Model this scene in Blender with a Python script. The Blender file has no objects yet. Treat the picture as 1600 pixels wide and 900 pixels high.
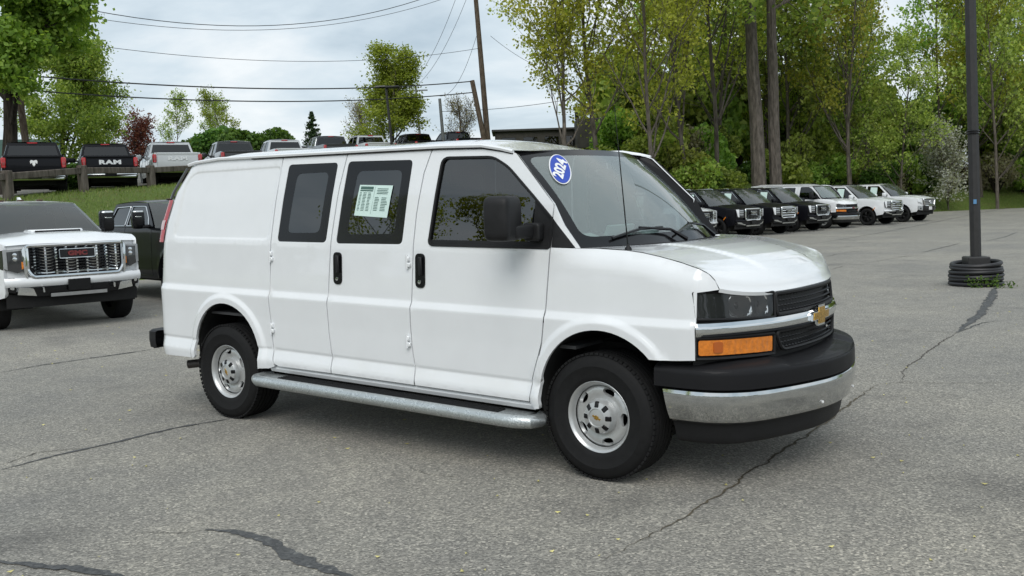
import bpy, bmesh, math, random
import numpy as np
from mathutils import Vector, Matrix
from mathutils.geometry import delaunay_2d_cdt
random.seed(7); RNG = np.random.default_rng(11)
SC = bpy.context.scene; COL = SC.collection
rad = math.radians
# ------------------------------------------------------------------ camera
CAM = Vector((4.659, -5.6727, 1.6192))
cd = bpy.data.cameras.new('camera'); cam = bpy.data.objects.new('camera', cd); COL.objects.link(cam)
cd.sensor_width = 36; cd.lens = 1516.4/1600*36; cd.clip_start = .05; cd.clip_end = 2000
_r = Vector((.8007, .5982, -.03213)); _u = Vector((-.02557, .08771, .99582)); _f = Vector((-.59853, .79653, -.08552))
M4 = Matrix((_r, _u, -_f)).transposed().to_4x4(); M4.translation = CAM; cam.matrix_world = M4
SC.camera = cam
# ------------------------------------------------------------------ light
SUN_EL, SUN_AZ = rad(48), rad(-62)          # azimuth: math angle of the sun's ground direction
w = bpy.data.worlds.new('World'); SC.world = w; w.use_nodes = True
nt = w.node_tree; N = nt.nodes; L = nt.links; N.clear()
out = N.new('ShaderNodeOutputWorld'); bg = N.new('ShaderNodeBackground'); bg.inputs['Strength'].default_value = .1
sky = N.new('ShaderNodeTexSky'); sky.sky_type = 'NISHITA'; sky.sun_disc = False
sky.sun_elevation = SUN_EL; sky.sun_rotation = rad(90) - SUN_AZ
tc = N.new('ShaderNodeTexCoord'); sx = N.new('ShaderNodeSeparateXYZ'); L.new(tc.outputs['Generated'], sx.inputs[0])
def wm(op, a, b=None):
    n = N.new('ShaderNodeMath'); n.operation = op
    for i, v in enumerate((a, b)):
        if v is None: continue
        if isinstance(v, (int, float)): n.inputs[i].default_value = v
        else: L.new(v, n.inputs[i])
    return n.outputs[0]
zc = wm('ADD', wm('MAXIMUM', sx.outputs[2], 0.0), .16)
cx = wm('DIVIDE', sx.outputs[0], zc); cy = wm('DIVIDE', sx.outputs[1], zc)
cmb = N.new('ShaderNodeCombineXYZ'); L.new(cx, cmb.inputs[0]); L.new(cy, cmb.inputs[1])
def wnoise(scale, det, rough, off, dist=0.0):
    m = N.new('ShaderNodeMapping'); m.inputs['Location'].default_value = off; L.new(cmb.outputs[0], m.inputs[0])
    n = N.new('ShaderNodeTexNoise'); n.inputs['Scale'].default_value = scale; n.inputs['Detail'].default_value = det
    n.inputs['Roughness'].default_value = rough; n.inputs['Distortion'].default_value = dist
    L.new(m.outputs[0], n.inputs['Vector']); return n.outputs[0]
n1 = wnoise(.75, 8, .56, (3.1, 1.7, 0), .35); n2 = wnoise(2.1, 6, .5, (9.1, 4.7, 2.0), .2)
mixn = wm('ADD', wm('MULTIPLY', n1, .72), wm('MULTIPLY', n2, .28))
cr = N.new('ShaderNodeValToRGB'); L.new(mixn, cr.inputs[0]); e = cr.color_ramp
e.elements[0].position = .37; e.elements[0].color = (.47, .58, .67, 1)
e.elements[1].position = .59; e.elements[1].color = (.93, .975, 1.0, 1)
k = e.elements.new(.49); k.color = (.70, .80, .87, 1)
sc10 = N.new('ShaderNodeVectorMath'); sc10.operation = 'SCALE'; L.new(cr.outputs[0], sc10.inputs[0]); sc10.inputs['Scale'].default_value = 8.2
mx = N.new('ShaderNodeMix'); mx.data_type = 'RGBA'; mx.inputs['Factor'].default_value = .93
L.new(sky.outputs[0], mx.inputs['A']); L.new(sc10.outputs[0], mx.inputs['B'])
L.new(mx.outputs['Result'], bg.inputs['Color']); L.new(bg.outputs[0], out.inputs['Surface'])
ld = bpy.data.lights.new('sun', 'SUN'); ld.energy = 1.5; ld.angle = rad(40); ld.color = (1, .97, .92)
sun = bpy.data.objects.new('sun', ld); COL.objects.link(sun)
sdir = Vector((math.cos(SUN_EL)*math.cos(SUN_AZ), math.cos(SUN_EL)*math.sin(SUN_AZ), math.sin(SUN_EL)))
sun.rotation_euler = sdir.to_track_quat('Z', 'Y').to_euler(); sun.location = (0, -10, 30)
vs = SC.view_settings; vs.view_transform = 'Standard'; vs.look = 'None'; vs.exposure = 0.31; vs.gamma = 1.0; vs.use_curve_mapping = False
SC.cycles.max_bounces = 7; SC.cycles.diffuse_bounces = 4; SC.cycles.glossy_bounces = 4; SC.cycles.transmission_bounces = 4
SC.cycles.transparent_max_bounces = 10; SC.cycles.use_denoising = True; SC.cycles.caustics_reflective = False; SC.cycles.caustics_refractive = False
# ------------------------------------------------------------------ materials
MATS = {}
class NT:
    def __init__(s, name):
        s.m = bpy.data.materials.new(name); s.m.use_nodes = True; s.t = s.m.node_tree; s.t.nodes.clear()
        s.o = s.n('ShaderNodeOutputMaterial'); s.tc = s.n('ShaderNodeTexCoord')
    def n(s, ty, **kw):
        x = s.t.nodes.new(ty)
        for k_, v in kw.items():
            if k_ in ('operation', 'data_type', 'blend_type', 'feature', 'distance', 'noise_dimensions'): setattr(x, k_, v)
        return x
    def l(s, a, b): s.t.links.new(a, b)
    def set(s, x, **kw):
        for k_, v in kw.items():
            k_ = k_.replace('_', ' ')
            if hasattr(v, 'is_linked'): s.l(v, x.inputs[k_])
            else: x.inputs[k_].default_value = v
        return x
    def noise(s, scale, det=4, rough=.5, vec=None, off=None):
        x = s.n('ShaderNodeTexNoise'); s.set(x, Scale=scale, Detail=det, Roughness=rough)
        v = vec or s.tc.outputs['Object']
        if off:
            m = s.n('ShaderNodeMapping'); m.inputs['Location'].default_value = off; s.l(v, m.inputs[0]); v = m.outputs[0]
        s.l(v, x.inputs['Vector']); return x.outputs[0]
    def vor(s, scale, vec=None, feature='F1'):
        x = s.n('ShaderNodeTexVoronoi', feature=feature); s.set(x, Scale=scale); s.l(vec or s.tc.outputs['Object'], x.inputs['Vector']); return x
    def ramp(s, fac, stops):
        x = s.n('ShaderNodeValToRGB'); s.l(fac, x.inputs[0]); el = x.color_ramp.elements
        while len(el) < len(stops): el.new(.5)
        for e_, (p_, c_) in zip(el, stops): e_.position = p_; e_.color = c_ if len(c_) == 4 else (*c_, 1)
        return x.outputs[0]
    def mix(s, a, b, f, bt='MIX'):
        x = s.n('ShaderNodeMix', data_type='RGBA', blend_type=bt)
        for nm, v in (('A', a), ('B', b), ('Factor', f)):
            if hasattr(v, 'is_linked'): s.l(v, x.inputs[nm])
            else: x.inputs[nm].default_value = (*v, 1) if isinstance(v, tuple) and len(v) == 3 else v
        return x.outputs['Result']
    def math(s, op, a, b=0.0):
        x = s.n('ShaderNodeMath', operation=op)
        for i, v in enumerate((a, b)):
            if hasattr(v, 'is_linked'): s.l(v, x.inputs[i])
            else: x.inputs[i].default_value = v
        return x.outputs[0]
    def bump(s, h, dist, strength=1.0):
        x = s.n('ShaderNodeBump'); s.set(x, Height=h, Distance=dist, Strength=strength); return x.outputs[0]
    def bsdf(s, **kw):
        x = s.n('ShaderNodeBsdfPrincipled'); s.set(x, **kw); s.l(x.outputs[0], s.o.inputs[0]); return x
def M(name, col=(.5, .5, .5), rough=.5, metal=0., coat=0., var=.08, vs_=12., bump=0., bs=60., spec=.5, emit=None):
    if name in MATS: return MATS[name]
    t = NT(name); nz = t.noise(vs_, 4, .6)
    c = t.ramp(nz, [(.3, tuple(max(0, x*(1-var)) for x in col)), (.7, tuple(min(1, x*(1+var)) for x in col))])
    b = t.bsdf(Base_Color=c, Metallic=metal, Coat_Weight=coat, Coat_Roughness=.04, Specular_IOR_Level=spec)
    rr = t.n('ShaderNodeMapRange'); t.set(rr, Value=nz, To_Min=max(.02, rough*.85), To_Max=min(1, rough*1.15)); t.l(rr.outputs[0], b.inputs['Roughness'])
    if bump: t.l(t.bump(t.noise(bs, 5, .6), bump), b.inputs['Normal'])
    MATS[name] = t.m; return t.m
def glass(name, tint, refl=1.0, haze=0.0, hcol=(.6, .65, .66), ior=1.5, rough=.0):
    if name in MATS: return MATS[name]
    t = NT(name); tr = t.set(t.n('ShaderNodeBsdfTransparent'), Color=(*tint, 1)); gl = t.set(t.n('ShaderNodeBsdfGlossy'), Color=(refl, refl, refl, 1), Roughness=rough)
    fr = t.set(t.n('ShaderNodeFresnel'), IOR=ior); ms = t.n('ShaderNodeMixShader'); t.l(fr.outputs[0], ms.inputs[0])
    base = tr.outputs[0]
    if haze:
        df = t.set(t.n('ShaderNodeBsdfDiffuse'), Color=(*hcol, 1)); mh = t.n('ShaderNodeMixShader')
        f = t.ramp(t.noise(90, 5, .7), [(.3, (haze*.7,)*3), (.7, (haze,)*3)]); t.l(f, mh.inputs[0]); t.l(base, mh.inputs[1]); t.l(df.outputs[0], mh.inputs[2]); base = mh.outputs[0]
    t.l(base, ms.inputs[1]); t.l(gl.outputs[0], ms.inputs[2]); t.l(ms.outputs[0], t.o.inputs[0]); MATS[name] = t.m; return t.m
def wet_paint(name, col, rough=.3, coat=1.):
    """car paint with fine rain droplets on faces that look up"""
    if name in MATS: return MATS[name]
    t = NT(name); g = t.n('ShaderNodeNewGeometry'); sp = t.n('ShaderNodeSeparateXYZ'); t.l(g.outputs['Normal'], sp.inputs[0])
    up = t.ramp(sp.outputs[2], [(.45, (0, 0, 0)), (.85, (1, 1, 1))])
    v = t.vor(75); dr = t.ramp(v.outputs['Distance'], [(.16, (1, 1, 1)), (.34, (0, 0, 0))])
    h = t.math('MULTIPLY', dr, up); nz = t.noise(5, 3)
    c = t.ramp(nz, [(.3, tuple(x*.97 for x in col)), (.7, col)])
    t.bsdf(Base_Color=c, Roughness=rough, Specular_IOR_Level=.12, Coat_Weight=coat, Coat_Roughness=.03, Coat_IOR=1.5, Coat_Normal=t.bump(h, .0012, .8))
    MATS[name] = t.m; return t.m
WHITE = wet_paint('white_paint', (.80, .815, .83), .32)
BLACKP = wet_paint('black_paint', (.006, .0062, .0085), .3, .2)
GREYP = wet_paint('dark_grey_paint', (.035, .036, .04), .3)
SILVER = wet_paint('silver_paint', (.55, .57, .59), .3)
PLASTIC = M('black_plastic', (.012, .012, .013), .55, spec=.3, var=.2, bump=.0006, bs=300)
WETPL = wet_paint('wet_black_plastic', (.013, .013, .0145), .6, .10)
TRIM = M('gloss_black_trim', (.006, .006, .007), .2, spec=.35)
RUBBER = M('tyre_rubber', (.0105, .0105, .011), .75, spec=.25, var=.25, vs_=30, bump=.0005, bs=120)
CHROME = M('chrome', (.72, .74, .75), .06, 1.0, var=.02)
BCHROME = M('bumper_chrome', (.60, .615, .62), .07, 1.0, var=.06, vs_=18)
STEEL = M('painted_steel_rim', (.56, .57, .57), .34, .55, .3, var=.05)
DARKW = M('dark_alloy', (.02, .02, .021), .35, .6)
ALLOY = M('bright_alloy', (.5, .51, .52), .3, .8)
INTER = M('cabin_trim', (.07, .072, .075), .8)
SEAT = M('seat_cloth', (.05, .05, .053), .9)
UNDER = M('underbody_black', (.008, .008, .008), .9)
GLASS_T = glass('tinted_glass', (.16, .185, .185), 1.0, 0, ior=1.95)
GLASS_D = glass('dark_glass', (.06, .068, .072), .95, 0, ior=1.7)
GLASS_V = glass('vehicle_windshield', (.30, .34, .34), 1.0, .10, (.42, .48, .48), ior=1.6)
GLASS_W = glass('windshield_glass', (.72, .82, .80), 1.0, .26, (.62, .73, .71), ior=1.9)  # haze mixes rain droplets with pale sky reflection painted into the glass
GLASS_C = glass('clear_lens', (.9, .9, .9), 1.0)
FRIT = M('black_glass_border', (.008, .008, .009), .12, var=.1, spec=.38)
AMBER = M('amber_lens', (.72, .21, .015), .14, coat=1., var=.22, vs_=40)
RED = M('red_lens', (.42, .008, .012), .15, coat=1., var=.2, vs_=30)
PAPER = M('paper', (.62, .78, .73), .6, var=.03)
PRINT = M('print_ink', (.07, .14, .12), .7)
WLET = M('white_lettering', (.8, .8, .8), .4)
REDB = M('red_badge', (.16, .012, .014), .25, coat=1.)
GOLD = M('gold_badge', (.52, .31, .06), .28, .8, var=.25, vs_=60)
BLUE = M('blue_sticker', (.012, .055, .42), .35)
# ------------------------------------------------------------------ mesh helpers
def obj(name, me, mat, parent=None, smooth=True, ang=38):
    mats = mat if isinstance(mat, (list, tuple)) else [mat]
    for m in mats: me.materials.append(m)
    if smooth and len(me.polygons):
        me.polygons.foreach_set('use_smooth', [True]*len(me.polygons)); me.set_sharp_from_angle(angle=rad(ang))
    o = bpy.data.objects.new(name, me); COL.objects.link(o)
    if parent: o.parent = parent
    return o
def empty(name, loc=(0, 0, 0), rz=0., label=None, cat=None, group=None):
    o = bpy.data.objects.new(name, None); COL.objects.link(o); o.location = loc; o.rotation_euler = (0, 0, rz); o.empty_display_size = .2
    tag(o, label, cat, group); return o
def tag(o, label=None, cat=None, group=None, kind=None):
    for k_, v in (('label', label), ('category', cat), ('group', group), ('kind', kind)):
        if v: o[k_] = v
    return o
class MB:
    def __init__(s): s.v = []; s.f = []; s.mi = []; s.nr = []; s.hasn = False
    def add(s, vs, fs, mi=0, nr=None):
        b = len(s.v); s.nr += nr if nr else [(0., 0., 0.)]*len(vs); s.hasn |= bool(nr)
        s.v += [tuple(v) for v in vs]; s.f += [tuple(b+i for i in f) for f in fs]; s.mi += [mi]*len(fs); return s
    def mesh(s, name='m', xf=None):
        me = bpy.data.meshes.new(name)
        v = s.v
        if xf: v = [xf(p) for p in v]
        me.from_pydata(v, [], s.f); me.polygons.foreach_set('material_index', s.mi); me.update()
        if len(s.f) < 30000 and not s.hasn:
            b_ = bmesh.new(); b_.from_mesh(me); bmesh.ops.recalc_face_normals(b_, faces=b_.faces); b_.to_mesh(me); b_.free()
        return me
    def build(s, name, mat, parent=None, smooth=True, ang=38, xf=None):
        o = obj(name, s.mesh(name, xf), mat, parent, smooth, ang)
        if s.hasn and smooth: o.data.normals_split_custom_set_from_vertices(s.nr)
        return o
    def box(s, c, sz, R=None, bev=0., mi=0):
        hx, hy, hz = sz[0]/2, sz[1]/2, sz[2]/2; b = min(bev, hx*.9, hy*.9, hz*.9); P = []
        if b <= 0:
            P = [(x, y, z) for x in (-hx, hx) for y in (-hy, hy) for z in (-hz, hz)]
            F = [(0, 1, 3, 2), (4, 6, 7, 5), (0, 4, 5, 1), (2, 3, 7, 6), (0, 2, 6, 4), (1, 5, 7, 3)]
        else:
            id_ = {}
            for sx_ in (-1, 1):
                for sy in (-1, 1):
                    for sz_ in (-1, 1):
                        for a in range(3):
                            d = [hx-b, hy-b, hz-b]; d[a] += b
                            id_[(sx_, sy, sz_, a)] = len(P); P.append((sx_*d[0], sy*d[1], sz_*d[2]))
            F = []
            def q(*ids): F.append(tuple(id_[i] for i in ids))
            for sg in (-1, 1):
                o_ = [(-1, -1), (1, -1), (1, 1), (-1, 1)]
                if sg < 0: o_ = o_[::-1]
                q(*[(sg, a, b_, 0) for a, b_ in o_]); q(*[(b_, sg, a, 1) for a, b_ in o_]); q(*[(a, b_, sg, 2) for a, b_ in o_])
            for a in (-1, 1):
                for b_ in (-1, 1):
                    def e4(k4):
                        F.append(tuple(k4 if a*b_ > 0 else k4[::-1]))
                    e4([id_[(a, b_, -1, 1)], id_[(a, b_, 1, 1)], id_[(a, b_, 1, 0)], id_[(a, b_, -1, 0)]][::-1])
                    e4([id_[(-1, a, b_, 2)], id_[(1, a, b_, 2)], id_[(1, a, b_, 1)], id_[(-1, a, b_, 1)]][::-1])
                    e4([id_[(a, -1, b_, 2)], id_[(a, 1, b_, 2)], id_[(a, 1, b_, 0)], id_[(a, -1, b_, 0)]])
                    for c_ in (-1, 1):
                        tr = [id_[(a, b_, c_, 0)], id_[(a, b_, c_, 1)], id_[(a, b_, c_, 2)]]
                        F.append(tuple(tr if a*b_*c_ > 0 else tr[::-1]))
        R = R or Matrix.Identity(3); c = Vector(c)
        return s.add([R @ Vector(p) + c for p in P], F, mi)
    def sbox(s, c, sz, R=None, e=.35, n=14, mi=0):
        """smooth rounded box (superquadric)"""
        R = R or Matrix.Identity(3); c = Vector(c); pw = lambda x: math.copysign(abs(x)**e, x); V = []; F = []
        for j in range(n+1):
            a = -math.pi/2+math.pi*j/n
            for i in range(2*n):
                b = 2*math.pi*i/(2*n)+.01; V.append(R @ Vector((sz[0]/2*pw(math.cos(a))*pw(math.cos(b)), sz[1]/2*pw(math.cos(a))*pw(math.sin(b)), sz[2]/2*pw(math.sin(a)))) + c)
        for j in range(n):
            for i in range(2*n): F.append((j*2*n+i, j*2*n+(i+1) % (2*n), (j+1)*2*n+(i+1) % (2*n), (j+1)*2*n+i))
        return s.add(V, F, mi)
    def tube(s, pts, rs, n=8, cap=True, mi=0):
        pts = [Vector(p) for p in pts]
        if not isinstance(rs, (list, tuple)): rs = [rs]*len(pts)
        V = []; F = []; prev = None
        for i, p in enumerate(pts):
            d = (pts[min(i+1, len(pts)-1)] - pts[max(i-1, 0)])
            d = d.normalized() if d.length > 1e-9 else Vector((0, 0, 1))
            if prev is None:
                a = d.orthogonal().normalized()
            else: a = (prev - d*prev.dot(d)); a = a.normalized() if a.length > 1e-6 else d.orthogonal().normalized()
            prev = a; b = d.cross(a)
            for j in range(n):
                t = 2*math.pi*j/n; V.append(p + (a*math.cos(t) + b*math.sin(t))*rs[i])
        for i in range(len(pts)-1):
            for j in range(n):
                F.append((i*n+j, i*n+(j+1) % n, (i+1)*n+(j+1) % n, (i+1)*n+j))
        if cap:
            F.append(tuple(range(n))[::-1]); F.append(tuple(range((len(pts)-1)*n, len(pts)*n)))
        return s.add(V, F, mi)
    def lathe(s, prof, c=(0, 0, 0), axis='y', n=32, mi=0):
        """profile of (radius, offset along axis)"""
        V = []; F = []; c = Vector(c)
        for r_, o_ in prof:
            for j in range(n):
                t = 2*math.pi*j/n; a, b = r_*math.cos(t), r_*math.sin(t)
                V.append(c + Vector({'y': (a, o_, b), 'z': (a, b, o_), 'x': (o_, a, b)}[axis]))
        for i in range(len(prof)-1):
            for j in range(n):
                q = (i*n+j, (i+1)*n+j, (i+1)*n+(j+1) % n, i*n+(j+1) % n)
                F.append(q if axis != 'z' else q[::-1])
        return s.add(V, F, mi)
    def patch(s, fn, nu, nv, flip=False, mi=0):
        V = [fn(i/nu, j/nv) for j in range(nv+1) for i in range(nu+1)]; F = []
        for j in range(nv):
            for i in range(nu):
                a = j*(nu+1)+i; q = (a, a+1, a+nu+2, a+nu+1); F.append(q[::-1] if flip else q)
        return s.add(V, F, mi)
    def prism(s, outline, fn, d0, d1, mi=0):
        """outline (u,v) extruded; fn(u,v,d) -> point"""
        n = len(outline); V = [fn(u, v, d0) for u, v in outline] + [fn(u, v, d1) for u, v in outline]
        F = [tuple(range(n))[::-1], tuple(range(n, 2*n))] + [(i, (i+1) % n, n+(i+1) % n, n+i) for i in range(n)]
        return s.add(V, F, mi)
    def panel(s, outline, fn, h=.05, holes=(), thick=.0, ref=(0, -1, 0), mi=0, extra=()):
        V, T, B = cdt(outline, holes, h, extra)
        P = [Vector(fn(u, v)) for u, v in V]; nr = [Vector() for _ in P]; ref = Vector(ref); tot = 0.
        for a, b, c in T:
            nn = (P[b]-P[a]).cross(P[c]-P[a]); tot += nn.dot(ref)
            nr[a] += nn; nr[b] += nn; nr[c] += nn
        fl = tot < 0
        F = [t[::-1] if fl else t for t in T]; NR = []; e_ = .004
        for u, v in V:
            a, b = Vector(fn(u+e_, v))-Vector(fn(u-e_, v)), Vector(fn(u, v+e_))-Vector(fn(u, v-e_)); nn = a.cross(b); nn = nn.normalized() if nn.length > 1e-12 else ref.normalized()
            NR.append(tuple(nn if nn.dot(ref) >= 0 else -nn))
        s.add(P, F, mi, NR)
        if thick:
            base = {}; VV = []; FF = []
            def gi(i):
                if i not in base:
                    nn = nr[i].normalized()*(-1 if fl else 1); base[i] = len(VV); VV.append(P[i]); VV.append(P[i]-nn*thick)
                return base[i]
            for a, b in B:
                if fl: a, b = b, a
                i, j = gi(a), gi(b); FF.append((j, i, i+1, j+1))
            s.add(VV, FF, mi)
        return s
def resample(poly, h):
    o = []
    n = len(poly)
    for i in range(n):
        a = np.array(poly[i], float); b = np.array(poly[(i+1) % n], float); k_ = max(1, int(math.ceil(np.linalg.norm(b-a)/h)))
        for j in range(k_): o.append(tuple(a+(b-a)*j/k_))
    return o
def inpoly(P, poly):
    x, y = P[:, 0], P[:, 1]; r = np.zeros(len(P), bool); n = len(poly)
    for i in range(n):
        x1, y1 = poly[i]; x2, y2 = poly[(i+1) % n]
        if y1 == y2: continue
        c = ((y1 > y) != (y2 > y)) & (x < (x2-x1)*(y-y1)/(y2-y1)+x1); r ^= c
    return r
def cdt(outline, holes, h, extra=()):
    loops = [resample(outline, h)] + [resample(q, h) for q in holes]
    pts = []; edges = []
    for lp in loops:
        b = len(pts); n = len(lp); pts += lp; edges += [(b+i, b+(i+1) % n) for i in range(n)]
    for lp in extra:      # open or closed feature lines
        b = len(pts); pts += lp; edges += [(b+i, b+i+1) for i in range(len(lp)-1)]
    A = np.array(pts); lo, hi = A.min(0), A.max(0)
    gx = np.arange(lo[0]+h*.5, hi[0], h); gy = np.arange(lo[1]+h*.5, hi[1], h*.9)
    if len(gx) and len(gy):
        G = np.array([(x + (h*.5 if j % 2 else 0), y) for j, y in enumerate(gy) for x in gx])
        ok = inpoly(G, loops[0])
        for q in loops[1:]: ok &= ~inpoly(G, q)
        G = G[ok]
        if len(G):
            D = np.min(np.hypot(G[:, None, 0]-A[None, :, 0], G[:, None, 1]-A[None, :, 1]), 1) if len(G)*len(A) < 4e7 else np.full(len(G), 9.)
            pts += [tuple(g) for g in G[D > h*.45]]
    r = delaunay_2d_cdt([Vector(q) for q in pts], edges, [], 0, 1e-6)
    V = [tuple(v) for v in r[0]]; T = [tuple(f) for f in r[2]]
    C = np.array([[sum(V[i][0] for i in t)/3, sum(V[i][1] for i in t)/3] for t in T])
    ok = inpoly(C, loops[0])
    for q in loops[1:]: ok &= ~inpoly(C, q)
    T = [t for t, k_ in zip(T, ok) if k_]
    cnt = {}
    for t in T:
        for a, b in ((t[0], t[1]), (t[1], t[2]), (t[2], t[0])): cnt[(a, b)] = 1
    B = [e_ for e_ in cnt if (e_[1], e_[0]) not in cnt]
    return V, T, B
def rpoly(pts, r, n=5):
    """round the corners of a polygon; r a number or one per corner"""
    o = []; m = len(pts); rr = r if isinstance(r, (list, tuple)) else [r]*m
    for i in range(m):
        p = np.array(pts[i], float); a = np.array(pts[i-1], float); b = np.array(pts[(i+1) % m], float)
        if rr[i] <= 0: o.append(tuple(p)); continue
        da, db = a-p, b-p; la, lb = np.linalg.norm(da), np.linalg.norm(db); k_ = min(rr[i], la*.48, lb*.48)
        s0, s1 = p+da/la*k_, p+db/lb*k_
        for j in range(n+1):
            t = j/n; o.append(tuple((1-t)**2*s0+2*t*(1-t)*p+t*t*s1))
    return o
def scale_poly(pts, d):
    """crude inset by d towards the centroid"""
    A = np.array(pts, float); c = (A.min(0)+A.max(0))/2; hw = (A.max(0)-A.min(0))/2
    return [tuple(c+(q-c)*(hw-d)/hw) for q in A]
def arc(cx_, cz_, r, a0, a1, n=22): return [(cx_+r*math.cos(rad(a0+(a1-a0)*i/n)), cz_+r*math.sin(rad(a0+(a1-a0)*i/n))) for i in range(n+1)]
def itp(x, xs, ys): return float(np.interp(x, xs, ys))
def sstep(a, b, x):
    t = min(1., max(0., (x-a)/(b-a))); return t*t*(3-2*t)
def text_mesh(txt, size=1., extrude=.01, shear=0., spacing=1.0, bold=0.):
    cu = bpy.data.curves.new('t', 'FONT'); cu.body = txt; cu.size = size; cu.extrude = extrude; cu.shear = shear; cu.align_x = 'CENTER'; cu.align_y = 'CENTER'
    cu.space_character = spacing; cu.offset = bold; cu.resolution_u = 4
    o = bpy.data.objects.new('t', cu); COL.objects.link(o); bpy.context.view_layer.update()
    me = bpy.data.meshes.new_from_object(o.evaluated_get(bpy.context.evaluated_depsgraph_get())); bpy.data.objects.remove(o); bpy.data.curves.remove(cu); return me
def text_obj(name, txt, size, mat, parent, mtx, extrude=.004, shear=0., spacing=1., bold=0., sx_=1.):
    me = text_mesh(txt, size, extrude, shear, spacing, bold); me.transform(Matrix.Diagonal((sx_, 1, 1, 1))); me.transform(mtx); me.materials.clear(); return obj(name, me, mat, parent, False)
def frame3(o, x, y):
    """4x4 with local x,y axes and origin"""
    x = Vector(x).normalized(); y = Vector(y); y = (y - x*y.dot(x)).normalized(); z = x.cross(y)
    m = Matrix((x, y, z)).transposed().to_4x4(); m.translation = Vector(o); return m
def copy_tree(o, parent=None):
    c = o.copy(); COL.objects.link(c); c.parent = parent
    for ch in [x for x in list(COL.objects) if x.parent == o]: copy_tree(ch, c)
    return c
# camera-ground frame used for laying out the site: s metres ahead, t metres to the right of the standpoint
FH = Vector((-.6007, .7995)); RH = Vector((.7995, .6007)); LEAN = Vector((-.028*.7995, -.028*.6007, 1)).normalized()
def W2(s, t): return (CAM.x + FH.x*s + RH.x*t, CAM.y + FH.y*s + RH.y*t)
# ------------------------------------------------------------------ wheels
def tyre_mesh(R, wdt, rim, n=56, tread=True):
    b = MB(); hw = wdt/2
    prof = [(rim-.012, -hw+.02), (rim+.004, -hw+.004), (rim+.03, -hw-.002), ((rim+R)/2, -hw-.010), ((rim+R)/2+.004, -hw-.012), (R-.045, -hw-.004), (R-.022, -hw+.008), (R-.008, -hw+.028)]
    if tread:
        for k_ in range(5):
            y0 = -hw+.034+k_*(wdt-.068)/5; y1 = y0+(wdt-.068)/5
            prof += [(R-.001, y0), (R, y0+.003), (R, y1-.010), (R-.009, y1-.009), (R-.009, y1-.001)]
    else: prof += [(R, -hw*.5), (R, hw*.5)]
    prof += [(R-.008, hw-.028), (R-.03, hw-.004), ((rim+R)/2, hw), (rim-.01, hw-.02)]
    b.lathe(prof, n=n); return b.mesh('tyre')
def shoulder_lugs(R, wdt, n=70):
    b = MB(); hw = wdt/2
    for i in range(n):
        t = 2*math.pi*i/n; Rm = Matrix.Rotation(-t, 3, 'Y')
        for sy, o_ in ((-1, 0), (1, .5)):
            Rq = Matrix.Rotation(-t - o_*2*math.pi/n, 3, 'Y')
            b.box(Rq @ Vector((R-.0075, sy*(hw-.021), 0)), (.013, .026, 2*math.pi*R/n*.74), Rq)
    return b.mesh('lugs')
def steel_rim(rim):
    """dished 8-lug steel disc with five oval holes, outer face towards -y"""
    b = MB()
    b.lathe([(rim+.004, .012), (rim+.006, -.004), (rim-.004, -.010), (rim-.014, -.004), (rim-.022, .010), (rim-.030, .030)], n=48)
    def dep(r): return itp(r, [0, .10, .112, .13, .16, .18, rim-.03], [.03, .03, .034, .026, .024, .036, .040])
    holes = []
    for k_ in range(5):
        a = 2*math.pi*k_/5 + .35; c0, s0 = math.cos(a), math.sin(a)
        holes.append([(.153*c0 - .024*math.cos(t)*c0*1.0 - .040*math.sin(t)*s0, .153*s0 - .024*math.cos(t)*s0 + .040*math.sin(t)*c0) for t in np.linspace(0, 2*math.pi, 17)[:-1]])
    b.panel([((rim-.03)*math.cos(t), (rim-.03)*math.sin(t)) for t in np.linspace(0, 2*math.pi, 49)[:-1]], lambda u, v: (u, dep(math.hypot(u, v)), v), .016, holes, thick=.02)
    return b.mesh('rim')
def hub_cap():
    b = MB(); b.lathe([(.106, .034), (.104, .006), (.090, -.020), (.054, -.032), (.051, -.026), (.044, -.028), (.0, -.030)], n=32); return b.mesh('hub')
def hub_pockets():
    b = MB()
    for k_ in range(8):
        a = 2*math.pi*(k_+.5)/8; Rm = Matrix.Rotation(-a, 3, 'Y')
        b.box(Rm @ Vector((.0755, -.0215, 0)), (.040, .014, .032), Rm @ Matrix.Rotation(.32, 3, 'Z'), .006)
    return b.mesh('pockets')
def spoke_rim(rim, n=6, two=True):
    b = MB(); b.lathe([(rim+.004, .01), (rim+.004, -.006), (rim-.012, -.006), (rim-.02, .02), (rim-.025, .10)], n=40)
    b.lathe([(.055, .02), (.05, -.008), (.03, -.014), (0, -.015)], n=20)
    for k_ in range(n):
        for dv in ((-.13, .13) if two else (0,)):
            a = 2*math.pi*k_/n; a2 = a+dv
            p0 = Vector((.03*math.cos(a), 0, .03*math.sin(a))); p1 = Vector(((rim-.01)*math.cos(a2), .004, (rim-.01)*math.sin(a2)))
            d = (p1-p0); m = (p0+p1)/2; Rm = Matrix((d.normalized(), Vector((0, 1, 0)), d.normalized().cross(Vector((0, 1, 0))))).transposed()
            b.box(m, (d.length, .03, .035 if two else .07), Rm, .008)
    return b.mesh('rim')
MC = {}
def cached(key, fn):
    if key not in MC: MC[key] = fn()
    return MC[key]
def inst(name, me, mat, parent):
    if not me.materials:
        me.materials.append(mat); me.polygons.foreach_set('use_smooth', [True]*len(me.polygons)); me.set_sharp_from_angle(angle=rad(38))
    o = bpy.data.objects.new(name, me); COL.objects.link(o); o.parent = parent; return o
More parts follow.
